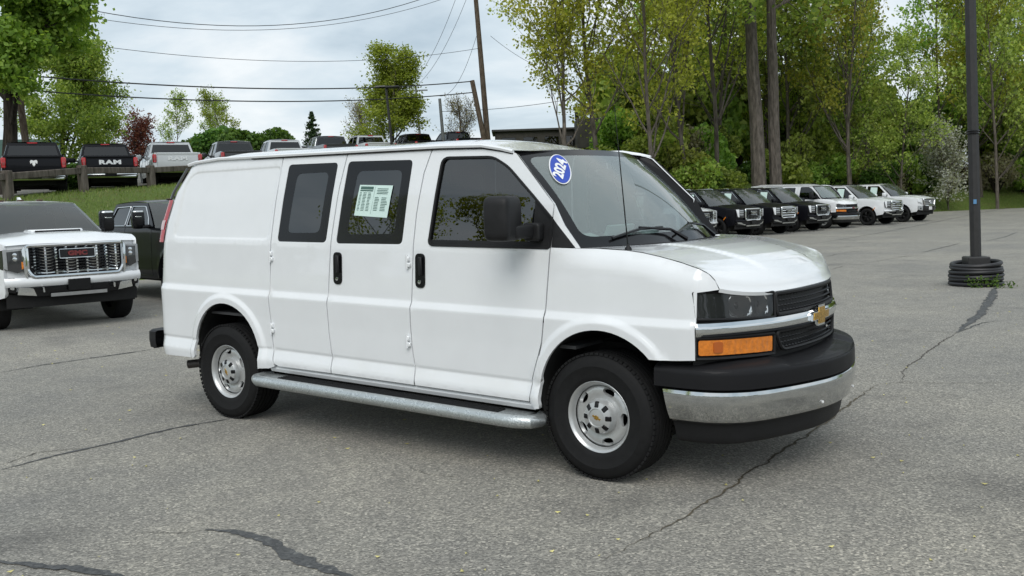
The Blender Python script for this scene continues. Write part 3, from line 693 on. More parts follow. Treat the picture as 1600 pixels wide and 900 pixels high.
    # mirrors ---------------------------------------------------------------------------
    for sg in (-1, 1):
        mm = MB(); fold = lambda p_: rake(p_) if sg < 0 else rake((p_[0]-.13-.55*(p_[1]-.97), .97+(p_[1]-.97)*.55, p_[2]))
        B_ = lambda mb, name, mat, par=None: mb.build(name, mat, par or van, xf=fold)
        mm.sbox((1.235, sg*1.185, 1.566), (.17, .225, .265), Matrix.Rotation(-sg*.22, 3, 'Z'), .36); mi_ = B_(mm, 'mirror', PLASTIC)
        am = MB(); am.sbox((1.285, sg*1.055, 1.485), (.085, .24, .08), None, .4); am.sbox((1.305, sg*.975, 1.480), (.12, .07, .11), None, .35); B_(am, 'mirror_arm', PLASTIC, mi_)
        mg = MB(); mg.box((1.156, sg*1.19, 1.573), (.006, .17, .20), Matrix.Rotation(-sg*.22, 3, 'Z')); B_(mg, 'mirror_glass', CHROME, mi_)
    for (x, y, steer) in ((1.715, -.8475, rad(-1.5)), (1.715, .8475, rad(-1.5)), (-1.715, -.8475, 0), (-1.715, .8475, 0)):
        wheel(van, x, y, .377, .245, 'steel', steer, .4 if x > 0 else 1.1, detail)
    if detail:
        for sg in (-1, 1):
            st = MB(); zt = .352
            path = [(-1.20, sg*.93, zt), (-1.235, sg*1.0, zt), (-1.22, sg*1.075, zt), (-1.15, sg*1.115, zt)] + [(x, sg*1.118, zt) for x in np.linspace(-1.0, 1.12, 24)] + [(1.22, sg*1.112, zt), (1.30, sg*1.075, zt), (1.325, sg*1.0, zt), (1.29, sg*.93, zt)]
            st.tube(path, .041, 14); so = B(st, 'running_board', GALV)
            tp = MB(); tp.box((.05, sg*1.02, zt+.012), (2.42, .17, .035), None, .008); B(tp, 'end_plate', GALV, so)
            for kx in (-1.03, 1.03): pass
            td = MB(); td.box((.05, sg*1.045, zt+.033), (2.02, .115, .012), None, .003)
            for q in range(5): td.box((.05, sg*(1.0+.022*q), zt+.041), (2.0, .007, .006))
            B(td, 'step_tread', PLASTIC, so)
            for kx in (-.85, .05, .95):
                bk = MB(); bk.box((kx, sg*.85, zt+.02), (.06, .36, .02)); B(bk, 'step_bracket', UNDER, so)
        ex = MB(); ex.tube([(-1.9, -.62, .40), (-2.2, -.66, .36), (-2.35, -.72, .32), (-2.47, -.80, .305)], .036, 14, False); ex.tube([(-2.47, -.80, .305), (-2.35, -.72, .32)], .033, 14, False); B(ex, 'exhaust_pipe', M('exhaust_steel', (.10, .09, .085), .5, .6))
        mf = MB(); mf.box((-2.06, -.90, .47), (.03, .12, .16), None, .01); B(mf, 'mud_flap', PLASTIC)
        an = MB(); ab = Vector((1.893, -.885, 1.385)); at_ = ab+Vector((-.062, -.012, .80)); an.tube([ab, ab+(at_-ab)*.06, at_], [.006, .004, .0022], 6); ao = B(an, 'antenna', TRIM)
        ag = MB(); ag.lathe([(.022, -.006), (.020, .006), (.010, .018), (.007, .03)], tuple(ab), 'z', 14); B(ag, 'antenna_base', PLASTIC, ao)
        for y0, y1, v0 in ((-.74, -.16, .985), (-.02, .50, .985)):
            wp = MB(); a = Vector(wf(y0, v0-.035, .018)); b_ = Vector(wf(y1, v0-.10 if y0 < -.5 else v0-.12, .022)); mid = a.lerp(b_, .5)+Vector((.01, 0, .02))
            base = Vector(wf(y1+.20, 1.02, .03)); wp.tube([a, mid+Vector((0, 0, .0)), b_], [.008, .010, .008], 5); wp.tube([mid+Vector((0, 0, .012)), b_.lerp(base, .35)+Vector((0, 0, .012)), base], [.007, .010, .016], 6); B(wp, 'wiper', TRIM)
        nz_ = MB(); nz_.box((1.93, .35, 1.392), (.04, .05, .012), None, .004); nz_.box((1.95, -.35, 1.392), (.04, .05, .012), None, .004); B(nz_, 'washer_nozzle', PLASTIC)
        # year sticker, upper corner of the windshield
        cy_, cv = -.715, .235; c0 = Vector(wf(cy_, cv, .004)); ax1 = (Vector(wf(cy_+.03, cv, 0))-Vector(wf(cy_-.03, cv, 0))).normalized(); ax2 = (Vector(wf(cy_, cv-.03, 0))-Vector(wf(cy_, cv+.03, 0))).normalized()
        for nm, ra, rb_, d, m_ in (('year_sticker', .076, .160, 0, WLET), ('sticker_face', .068, .151, .0025, BLUE)):
            el = MB(); nn = ax1.cross(ax2); mj = (ax2-ax1*(ax2.dot(_r)/ax1.dot(_r))).normalized(); mn = mj.cross(nn).normalized()
            vv = [c0+mn*ra*math.cos(t)+mj*rb_*math.sin(t)+nn*d for t in np.linspace(0, 2*math.pi, 41)[:-1]]
            el.add([tuple(q) for q in vv], [tuple(range(40))])
            if nm == 'year_sticker': yo = B(el, nm, m_, smooth=False)
            else: B(el, nm, m_, yo, smooth=False)
        d1 = (mj+mn*.18).normalized()
        fm = frame3(rake(tuple(c0+nn*.005)), d1, -mn if (-mn).cross(d1).dot(nn) < 0 else mn); text_obj('sticker_year', '2024', .095, WLET, yo, fm, .0004, 0, .95, .0035, 1.22)
        # window paperwork
        S2 = lambda X, z: (X, -(vside(X, z, False)+.0015), z)
        q = MB(); q.panel([(-.240, 1.575), (.075, 1.560), (.108, 1.775), (-.205, 1.785)], S2, .08, (), 0, (0, -1, 0)); po = B(q, 'price_sheet', PAPER, smooth=False)
        S3 = lambda X, z: (X, -(vside(X, z, False)+.003), z); pr = MB()
        def ln_(u0, v0, u1, v1):
            def uv(u, v):
                a = np.array((-.240, 1.575))*(1-u)+np.array((.075, 1.560))*u; b_ = np.array((-.205, 1.785))*(1-u)+np.array((.108, 1.775))*u; p_ = a*(1-v)+b_*v; return S3(*p_)
            pr.add([uv(u0, v0), uv(u1, v0), uv(u1, v1), uv(u0, v1)], [(0, 1, 2, 3)])
        ln_(.05, .86, .44, .95); ln_(.05, .80, .44, .84); ln_(.485, .08, .49, .95)
        for k_ in range(13):
            v = .74-k_*.047
            for u0, u1 in ((.05, .12), (.16, .27), (.31, .41)): ln_(u0, v, u1-random.random()*.03, v+.018)
        for k_ in range(4): ln_(.55+random.random()*.03, .88-k_*.05, .92-random.random()*.06, .90-k_*.05)
        for k_ in range(9):
            v = .60-k_*.05; ln_(.54, v, .68-random.random()*.04, v+.02); ln_(.74, v, .93-random.random()*.06, v+.02)
        B(pr, 'print', PRINT, po, smooth=False)
        # things seen through the side glass: bulkhead rails
        bk = MB(); bk.box((-.70, .70, 1.5), (.10, .04, .9), None, .01); bk.box((-.35, .70, 1.5), (.06, .04, .9), None, .01); B(bk, 'body_rib', WHITE)
    return van
def WS(y, v):
    """windshield surface, y -1..1 across, v 0 top .. 1 bottom"""
    a = min(1.2, abs(y)); top = (1.165-.155*a**2.2, y*.800, 1.992-.030*a**2.5); bot = (1.765-.20*a**2.4, y*.895, 1.388)
    b = math.sin(math.pi*min(1, max(0, v)))*.030
    return (top[0]+(bot[0]-top[0])*v+b*.7, top[1]+(bot[1]-top[1])*v, top[2]+(bot[2]-top[2])*v+b*.7)
def HOOD(u, v):
    y = 2*u-1; a = abs(y); xc = 1.835-.225*a**2.4; xe = 2.617-.187*a**2.6; X = xc+(xe-xc)*v
    Xe = min(2.43, 1.61+(2.43-1.61)*v); Yt = vside(Xe, itp(Xe, *FTOP), False)-.006
    ze = itp(Xe, *FTOP)+.003
    zc = itp(v, [0, .2, .4, .55, .7, .8, .88, .94, .975, 1.0], [1.389, 1.384, 1.366, 1.342, 1.312, 1.284, 1.250, 1.212, 1.180, 1.140])
    k = a**5; z = zc*(1-k)+ze*k + .008*(1-a**2)*math.sin(math.pi*v)
    z += .010*(1-sstep(.50-.12*v, .57-.12*v, a))*sstep(0., .15, v)*(1-sstep(.72, .96, v))
    return (X, y*Yt, z)
def galv():
    t = NT('galvanised_steel'); v = t.vor(130); nz = t.noise(26, 5)
    c = t.mix(t.ramp(v.outputs['Color'], [(.2, (.36, .39, .40)), (.8, (.68, .71, .71))]), (.5, .53, .53), t.ramp(nz, [(.4, (0, 0, 0)), (.6, (1, 1, 1))]))
    t.bsdf(Base_Color=c, Metallic=.75, Roughness=.38, Normal=t.bump(v.outputs['Distance'], .002, .4)); return t.m
GALV = galv()
van = build_van('white cargo van with galvanised running board, year sticker and amber turn lamp', True)
CRACKS = [
  ('tar_seam', [(-1.77, -2.73), (-1.81, -2.33), (-1.79, -1.91), (-1.81, -1.42), (-1.7, -0.98)], [0.035, 0.045], 't', 0.004) ,
  ('tar_seam', [(-1.89, -2.68), (-2.01, -2.36), (-1.82, -2.13)], [0.012, 0.016], 'd', 0.01) ,
  ('tar_seam', [(-5.92, -0.76), (-6.0, -0.3), (-5.96, 0.2), (-5.89, 1.15)], [0.03, 0.04], 't', 0.006) ,
  ('tar_seam', [(0.44, -2.75), (0.58, -2.68), (0.76, -2.68), (0.93, -2.7), (1.09, -2.76), (1.31, -2.79), (1.6, -2.79)], [0.05, 0.075, 0.1, 0.1, 0.09], 't', 0.008) ,
  ('crack', [(0.14, -3.03), (0.2, -2.93), (0.42, -2.82), (0.44, -2.75)], [0.004, 0.008], 'd', 0.006) ,
  ('tar_seam', [(-0.04, -3.56), (0.19, -3.49), (0.37, -3.4), (0.7, -3.35)], [0.055, 0.07], 't', 0.01) ,
  ('crack', [(0.53, -1.31), (0.75, -1.38), (1.01, -1.32)], [0.006, 0.005], 'd', 0.006) ,
  ('crack', [(2.4, -2.06), (2.42, -1.74), (2.43, -1.22), (2.42, -0.81), (2.38, -0.37), (2.37, 0.48), (2.32, 1.28), (2.24, 2.63)], [0.012, 0.022, 0.03, 0.02], 'w', 0.014) ,
  ('crack', [(2.24, 2.63), (2.39, 2.84), (2.82, 2.99), (3.26, 3.25)], [0.012, 0.01], 'd', 0.01) ,
  ('crack', [(2.39, 2.84), (2.25, 3.33), (2.17, 4.38), (2.11, 6.14)], [0.014, 0.02], 'd', 0.012) ,
  ('tar_seam', [(2.11, 6.14), (1.98, 7.95), (1.75, 9.93), (1.48, 11.78)], [0.1, 0.14, 0.16], 't', 0.012) ,
  ('crack', [(2.11, 6.14), (2.19, 7.11), (2.32, 7.37)], [0.02, 0.03], 't', 0.012) ,
  ('crack', [(1.4, 6.02), (1.74, 6.1), (2.12, 6.09)], [0.012, 0.02], 'd', 0.012) ,
  ('crack', [(1.3, 12.74), (1.44, 13.05), (1.66, 13.24)], [0.03, 0.03], 'w', 0.012) ,
  ('tar_seam', [(-2.07, 21.38), (-2.09, 23.54), (-2.15, 26.38)], [0.04, 0.05], 't', 0.008) ,
  ('tar_seam', [(-1.69, 27.54), (-1.61, 30.14), (-1.9, 34.27)], [0.06, 0.05], 't', 0.008) ,
  ('tar_seam', [(-6.6, 24.18), (-6.72, 30.25), (-7.09, 39.41), (-7.44, 55.76), (-7.2, 68.81)], [0.05, 0.07], 't', 0.01) ,
  ('crack', [(-3.91, 19.29), (-4.02, 20.38), (-3.9, 22.19)], [0.03, 0.03], 'd', 0.015) ,
  ('crack', [(-2.38, 15.24), (-2.42, 16.22)], [0.03, 0.03], 'd', 0.015) ,
  ('crack', [(-2.26, 17.1), (-2.03, 20.01), (-0.64, 19.15)], [0.02, 0.02], 'd', 0.015) ,
]
# ------------------------------------------------------------------ site
FOOT = [(-60, -52), (6, -22), (18, -14), (22, -11.5), (28, -8), (34, -4.2), (44, 4.5), (54, 15), (60, 24), (63, 36), (64, 150)]
LOTP = FOOT + [(-60, 150)]
def seg_dist(P, pl):
    d = np.full(len(P), 1e9)
    for a, b in zip(pl[:-1], pl[1:]):
        a, b = np.array(a, float), np.array(b, float); ab = b-a; t = np.clip(((P-a)@ab)/(ab@ab), 0, 1); d = np.minimum(d, np.linalg.norm(P-(a+t[:, None]*ab), axis=1))
    return d
def lot_z(s): return .5*.018*((s-42)+np.sqrt((s-42)**2+16))
def HT(s, t):
    s = np.atleast_1d(np.asarray(s, float)); t = np.atleast_1d(np.asarray(t, float)); P = np.stack([s, t], -1)
    d = seg_dist(P, FOOT); d = np.where(inpoly(P, LOTP), 0, d)
    k = np.clip((t-4)/22, 0, 1); k = k*k*(3-2*k)
    hu = (1-k)*np.clip(2.28+.067*(s-30), .8, 5.8) + k*(1.5+.02*np.clip(s-50, 0, 60))
    wd = 8*(1-k)+9*k; x = np.clip(d/wd, 0, 1); x = x*x*(3-2*x)
    und = .10*np.sin(s*.8+t*.5)*np.sin(t*.63-s*.2)*np.clip(d/2, 0, 1)
    return lot_z(np.minimum(s, 75)) + hu*x*(1-.07*np.clip((d-9)/3, 0, 1)*(1-k)) + und*.6 + np.clip(s-75, 0, 200)*.012
def H1(s, t): return float(HT(s, t)[0])
def G3(s, t, dz=0.): x, y = W2(s, t); return (x, y, H1(s, t)+dz)
# ground sheet: fine near the lot, reaching to the horizon
ss = np.concatenate([[-400, -150, -60, -20], np.arange(-8, 76, 1.0), [78, 82, 88, 96, 110, 130, 170, 250, 400, 700]])
tt = np.concatenate([[-700, -350, -160, -90, -60], np.arange(-44, 60, 1.0), [64, 72, 85, 110, 160, 300, 700]])
SS, TT = np.meshgrid(ss, tt, indexing='ij'); ZZ = HT(SS.ravel(), TT.ravel())
inlot = inpoly(np.stack([SS.ravel(), TT.ravel()], -1), LOTP)
GV = [(*W2(a, b), float(c)-.03) for a, b, c in zip(SS.ravel(), TT.ravel(), ZZ)]
nT = len(tt); GF = [(i*nT+j, i*nT+j+1, (i+1)*nT+j+1, (i+1)*nT+j) for i in range(len(ss)-1) for j in range(nT-1)]
def grass_mat():
    t = NT('mown_grass'); a = t.noise(1.3, 6, .65); b = t.noise(38, 4, .7); c = t.noise(.22, 3)
    g = t.ramp(b, [(.3, (.07, .105, .025)), (.55, (.135, .19, .045)), (.8, (.21, .26, .08))])
    dry = t.ramp(b, [(.3, (.10, .085, .040)), (.7, (.19, .16, .075))])
    m = t.ramp(t.math('ADD', t.math('MULTIPLY', a, .7), t.math('MULTIPLY', c, .3)), [(.50, (0, 0, 0)), (.66, (.75, .75, .75))])
    t.bsdf(Base_Color=t.mix(g, dry, m), Roughness=.9, Specular_IOR_Level=.15, Normal=t.bump(b, .06)); return t.m
GRASS = grass_mat()
gm = MB(); gm.add(GV, [f[::-1] for f in GF]); go = gm.build('grass_ground', GRASS, ang=180); tag(go, kind='structure')
# asphalt sheet
def asphalt_mat():
    t = NT('worn_asphalt'); v = t.vor(88); v2 = t.vor(190); n0 = t.noise(.35, 5, .6); n1_ = t.noise(2.6, 5, .6); n2_ = t.noise(60, 3, .6); n3 = t.noise(.9, 3, .5, off=(30, 4, 0))
    st = t.ramp(v.outputs['Color'], [(.0, (.03, .032, .032)), (.35, (.13, .133, .13)), (.75, (.31, .312, .30)), (1., (.72, .71, .67))])
    fine = t.ramp(v2.outputs['Color'], [(.1, (.09, .092, .092)), (.9, (.33, .33, .315))])
    c = t.mix(t.mix(st, fine, .22), (.965, .90, .815), 1., 'MULTIPLY'); big = t.ramp(n0, [(.34, (.74, .755, .78)), (.66, (1.17, 1.155, 1.11))]); c = t.mix(c, big, 1., 'MULTIPLY')
    med = t.ramp(n1_, [(.35, (.88, .88, .89)), (.65, (1.08, 1.08, 1.07))]); c = t.mix(c, med, 1., 'MULTIPLY')
    oil = t.ramp(n3, [(.60, (1, 1, 1)), (.72, (.62, .62, .63))]); c = t.mix(c, oil, 1., 'MULTIPLY')
    t.bsdf(Base_Color=c, Roughness=.85, Specular_IOR_Level=.4, Sheen_Weight=.30, Sheen_Roughness=.45, Sheen_Tint=(1., .96, .88, 1), Normal=t.bump(t.math('ADD', v.outputs['Distance'], n2_), .006, .7)); return t.m
ASPH = asphalt_mat()
lo = MB(); lp = [(-60, -51.6), (6, -21.6), (18, -13.6), (22, -11.1), (28, -7.6), (34, -3.8), (44, 4.9), (54, 15.4), (60, 24.4), (63, 36.4), (64, 150), (-60, 150)]
def lotf(a, b): x, y = W2(a, b); return (x, y, float(lot_z(np.array(a))))
lo.panel(lp, lotf, 3.0, (), 0, (0, 0, 1)); lot = lo.build('parking_lot', ASPH, ang=180); tag(lot, kind='structure')
# upper lot on the bank (where the pickups stand)
ul = MB(); ulp = [(29.7, -40), (31, -18.7), (42.1, -16), (73, -4.6), (80, -1), (95, -32), (65, -66)]
ul.panel(ulp, lambda a, b: (*W2(a, b), H1(a, b)+.02), 1.5, (), 0, (0, 0, 1)); u_ = ul.build('upper_lot', ASPH, ang=180); tag(u_, kind='structure')
# ---- cracks: tar ribbons and open cracks laid on the lot, in camera-free lot coordinates (x, y)
def tar_mat():
    t = NT('crack_tar'); v = t.vor(70); nz = t.noise(9, 5, .7)
    c = t.mix(t.ramp(v.outputs['Color'], [(.2, (.045, .046, .048)), (.85, (.09, .092, .092)), (1., (.20, .2, .19))]), t.ramp(nz, [(.35, (.7, .7, .7)), (.65, (1.3, 1.3, 1.28))]), 1., 'MULTIPLY')
    t.bsdf(Base_Color=c, Roughness=.7, Normal=t.bump(v.outputs['Distance'], .004, .6)); return t.m
TAR = tar_mat()
DIRT = M('open_crack', (.06, .052, .042), .95, var=.5, vs_=18)
WEEDY = M('crack_dirt', (.085, .07, .045), .95, var=.5, vs_=25)
def ribbon(name, pts, wd, mat, z=.004, jit=.25, step=.10, wob=.03, seed=1):
    rg = random.Random(seed); P = []
    for (x0, y0), (x1, y1) in zip(pts[:-1], pts[1:]):
        n = max(1, int(math.hypot(x1-x0, y1-y0)/step))
        for i in range(n): P.append((x0+(x1-x0)*i/n, y0+(y1-y0)*i/n))
    P.append(pts[-1]); w0 = wd if isinstance(wd, (list, tuple)) else [wd, wd]; V = []; ox = 0.
    for i, (x, y) in enumerate(P):
        a = P[max(0, i-1)]; b = P[min(len(P)-1, i+1)]; dx, dy = b[0]-a[0], b[1]-a[1]; l_ = math.hypot(dx, dy) or 1; nx, ny = -dy/l_, dx/l_
        ox = ox*.7+rg.uniform(-wob, wob); k = i/(len(P)-1); ww = itp(k, np.linspace(0, 1, len(w0)), w0)*(.78 if mat is TAR else .62)*(1+rg.uniform(-jit, jit))/2*min(1., .25+4*k, .25+4*(1-k))
        s_ = (x-CAM.x)*FH.x+(y-CAM.y)*FH.y; zz = float(lot_z(np.array(s_)))+z
        V += [(x+nx*(ox+ww), y+ny*(ox+ww), zz), (x+nx*(ox-ww), y+ny*(ox-ww), zz)]
    m = MB(); m.add(V, [(2*i, 2*i+1, 2*i+3, 2*i+2) for i in range(len(P)-1)]); return m.build(name, mat, lot, False)
for i, (nm, pts, wd, mt, wob) in enumerate(CRACKS): ribbon(nm, pts, wd, {'t': TAR, 'd': DIRT, 'w': WEEDY}[mt], .004+.0011*(i % 3), .45, .035, wob, i+3)
# fallen yellow petals
pt = MB()
for i in range(300):
    a = RNG.uniform(2.2, 16); b = RNG.uniform(-.55, .55)*a; x, y = W2(a, b); r_ = RNG.uniform(.004, .011); th = RNG.uniform(0, 6.28); c_, s_ = math.cos(th), math.sin(th)
    pt.add([(x+r_*1.8*c_, y+r_*1.8*s_, .012), (x-r_*s_, y+r_*c_, .006), (x-r_*1.8*c_, y-r_*1.8*s_, .013), (x+r_*s_, y-r_*c_, .007)], [(0, 1, 2, 3)])
po_ = pt.build('fallen_petals', M('pale_petal', (.58, .52, .20), .7, var=.3, vs_=3), smooth=False); tag(po_, 'tiny pale yellow petals scattered over the asphalt', 'petals', kind='stuff')
# bank grass blades
def leaf_mat(name, cols, transl=.35, rough=.55):
    if name in MATS: return MATS[name]
    t = NT(name); g = t.n('ShaderNodeNewGeometry'); oi = t.n('ShaderNodeObjectInfo'); n_ = len(cols)
    f = t.math('ADD', t.math('MULTIPLY', g.outputs['Random Per Island'], .78), t.math('MULTIPLY', t.noise(.55, 2), .3))
    c = t.ramp(f, [(i/(n_-1)*.9+.05, col) for i, col in enumerate(cols)])
    hs = t.n('ShaderNodeHueSaturation'); t.set(hs, Color=c, Hue=t.math('ADD', t.math('MULTIPLY', oi.outputs['Random'], .03), .485), Value=t.math('ADD', t.math('MULTIPLY', oi.outputs['Random'], .35), .83)); c = hs.outputs[0]
    b = t.n('ShaderNodeBsdfPrincipled'); t.set(b, Base_Color=c, Roughness=rough, Specular_IOR_Level=.25); tr = t.n('ShaderNodeBsdfTranslucent'); t.l(t.mix(c, (1.25, 1.25, .6), 1., 'MULTIPLY'), tr.inputs['Color'])
    ms = t.n('ShaderNodeMixShader'); ms.inputs[0].default_value = transl; t.l(b.outputs[0], ms.inputs[1]); t.l(tr.outputs[0], ms.inputs[2]); t.l(ms.outputs[0], t.o.inputs[0]); MATS[name] = t.m; return t.m
GBL = leaf_mat('grass_blade', [(.08, .12, .025), (.14, .20, .045), (.20, .26, .07), (.26, .25, .12)], .4)
def blades(name, n, srange, trange, cond, hgt):
    s = RNG.uniform(*srange, n); t = RNG.uniform(*trange, n); P = np.stack([s, t], -1); ok = cond(P, s, t); s, t = s[ok], t[ok]; z = HT(s, t)-.04
    x = CAM.x+FH.x*s+RH.x*t; y = CAM.y+FH.y*s+RH.y*t; m = len(s); th = RNG.uniform(0, 6.28, m); wd = RNG.uniform(.010, .022, m); hh = RNG.uniform(.5, 1., m)*hgt; lx, ly = RNG.normal(0, .35, (2, m))*hh
    V = np.stack([np.stack([x-np.cos(th)*wd, y-np.sin(th)*wd, z], -1), np.stack([x+np.cos(th)*wd, y+np.sin(th)*wd, z], -1), np.stack([x+lx, y+ly, z+hh], -1)], 1).reshape(-1, 3)
    me = bpy.data.meshes.new(name); me.from_pydata(V.tolist(), [], np.arange(3*m).reshape(-1, 3).tolist()); return obj(name, me, GBL, None, False)
def cond_bank(P, s, t): d = seg_dist(P, FOOT); return (~inpoly(P, LOTP)) & (d < 13) & (t > -.56*s-1) & (t < .56*s+1) & ~inpoly(P, ulp)
tag(blades('bank_grass', 190000, (19, 75), (-22, 45), cond_bank, .16), 'short green grass growing on the sloping bank behind the parked vehicles', 'grass', kind='stuff')
# ------------------------------------------------------------------ trees
def bark_mat(name, c0, c1, sc=9):
    t = NT(name); mp = t.n('ShaderNodeMapping'); mp.inputs['Scale'].default_value = (1, 1, .22); t.l(t.tc.outputs['Object'], mp.inputs[0]); n_ = t.noise(sc, 6, .65, mp.outputs[0])
    t.bsdf(Base_Color=t.ramp(n_, [(.35, c0), (.7, c1)]), Roughness=.9, Specular_IOR_Level=.15, Normal=t.bump(n_, .03)); return t.m
BARK = bark_mat('grey_brown_bark', (.06, .052, .044), (.19, .165, .14)); BARKD = bark_mat('dark_bark', (.018, .015, .012), (.06, .05, .042)); POLEW = bark_mat('weathered_pole_wood', (.055, .040, .030), (.17, .135, .105), 14)
class Tree:
    def __init__(s, seed): s.r = random.Random(seed); s.seg = []; s.tips = []
    def branch(s, p, d, ln, r, lv, P):
        g = s.r; n = P['nseg'][min(lv, len(P['nseg'])-1)]; pts = [p.copy()]; rs = [r]; cur = p.copy(); dd = d.normalized(); last = lv >= P['levels']
        r_end = r*(.35 if not last else .3)
        for i in range(n):
            k = (i+1)/n; jit = P['wig'][min(lv, len(P['wig'])-1)]
            dd = (dd+Vector((g.gauss(0, jit), g.gauss(0, jit), g.gauss(0, jit)*.7+P['trop'][min(lv, len(P['trop'])-1)]))).normalized()
            cur = cur+dd*ln/n; pts.append(cur.copy()); rs.append(r+(r_end-r)*k)
            if last or lv == P['levels']-1 and k > .5: s.tips.append((cur.copy(), lv))
            st = P['start'][min(lv, len(P['start'])-1)]
            if not last and k >= st:
                nc = P['kids'][min(lv, len(P['kids'])-1)]; m = int(nc)+(1 if g.random() < nc-int(nc) else 0)
                for _ in range(m):
                    ang = rad(g.uniform(*P['ang'][min(lv, len(P['ang'])-1)])); ax = dd.orthogonal().normalized(); ax.rotate(Matrix.Rotation(g.uniform(0, 6.283), 3, dd)); nd = dd.copy(); nd.rotate(Matrix.Rotation(ang, 3, ax))
                    f = P['len'][min(lv, len(P['len'])-1)]*(1-.55*P['cone'][min(lv, len(P['cone'])-1)]*(k-st)/(1-st+1e-6))*g.uniform(.7, 1.2)
                    s.branch(cur, nd, ln*f, max(.012, rs[-1]*P['rad'][min(lv, len(P['rad'])-1)]), lv+1, P)
        s.seg.append((pts, rs, lv))
    def wood(s, name, sides=(8, 6, 4, 3)):
        m = MB()
        for pts, rs, lv in s.seg: m.tube(pts, rs, sides[min(lv, len(sides)-1)], False)
        return m.mesh(name)
def leaf_cloud(tips, per, spread, size, seed, name='crown', droop=.0, sizevar=.45, flat=.4):
    rg = np.random.default_rng(seed); T = np.array([tuple(t[0]) for t in tips]); idx = rg.integers(0, len(T), per) if per > 0 else np.arange(len(T))
    C = T[idx]+rg.normal(0, 1, (len(idx), 3))*np.array([1, 1, .75])*spread; C[:, 2] -= droop*rg.random(len(idx))
    return leaf_quads(C, size, rg, name, sizevar, flat)
def leaf_quads(C, size, rg, name, sizevar=.45, flat=.4):
    m = len(C); nrm = rg.normal(0, 1, (m, 3)); nrm[:, 2] += flat; nrm /= np.linalg.norm(nrm, axis=1)[:, None]; a = np.cross(nrm, rg.normal(0, 1, (m, 3))); a /= np.linalg.norm(a, axis=1)[:, None]; b = np.cross(nrm, a)
    sz = (size*(1+rg.uniform(-sizevar, sizevar, m)))[:, None]
    V = np.stack([C+a*sz*.62, C+b*sz*.40+nrm*sz*.10, C-a*sz*.62, C-b*sz*.40+nrm*sz*.10], 1).reshape(-1, 3)
    me = bpy.data.meshes.new(name); me.vertices.add(4*m); me.vertices.foreach_set('co', V.ravel()); me.loops.add(4*m); me.loops.foreach_set('vertex_index', np.arange(4*m, dtype=np.int32)); me.polygons.add(m); me.polygons.foreach_set('loop_start', np.arange(0, 4*m, 4, dtype=np.int32)); me.update(calc_edges=True); return me
PRE = {
 'maple': dict(levels=3, nseg=(7, 6, 5, 4), wig=(.05, .13, .18, .25), trop=(.05, .06, .05, .02), start=(.30, .25, .25), kids=(1.7, 1.4, 1.3), ang=((38, 68), (30, 60), (30, 65)), len=(.62, .52, .5), rad=(.55, .6, .6), cone=(.75, .5, .3)),
 'wood': dict(levels=3, nseg=(11, 5, 4, 3), wig=(.03, .10, .18, .25), trop=(.04, .10, .06, .03), start=(.16, .25, .3), kids=(2.3, 1.3, 1.2), ang=((35, 62), (25, 55), (30, 60)), len=(.34, .5, .5), rad=(.42, .6, .6), cone=(.7, .4, .3)),
 'sparse': dict(levels=3, nseg=(10, 6, 5, 3), wig=(.05, .10, .16, .22), trop=(.05, .13, .10, .05), start=(.22, .2, .3), kids=(1.9, 1.2, 1.0), ang=((28, 52), (22, 48), (25, 55)), len=(.48, .5, .5), rad=(.5, .55, .6), cone=(.6, .4, .3)),
 'tall': dict(levels=3, nseg=(16, 5, 4, 3), wig=(.012, .12, .18, .25), trop=(.03, .05, .05, .03), start=(.45, .25, .3), kids=(1.6, 1.3, 1.1), ang=((40, 75), (30, 60), (30, 60)), len=(.22, .5, .5), rad=(.30, .6, .6), cone=(.5, .4, .3)),
 'bare': dict(levels=3, nseg=(6, 5, 4, 3), wig=(.06, .12, .18, .22), trop=(.05, .12, .1, .05), start=(.12, .2, .25), kids=(3.0, 1.8, 1.3), ang=((18, 48), (20, 45), (20, 50)), len=(.6, .55, .5), rad=(.5, .55, .6), cone=(.5, .3, .3)),
}
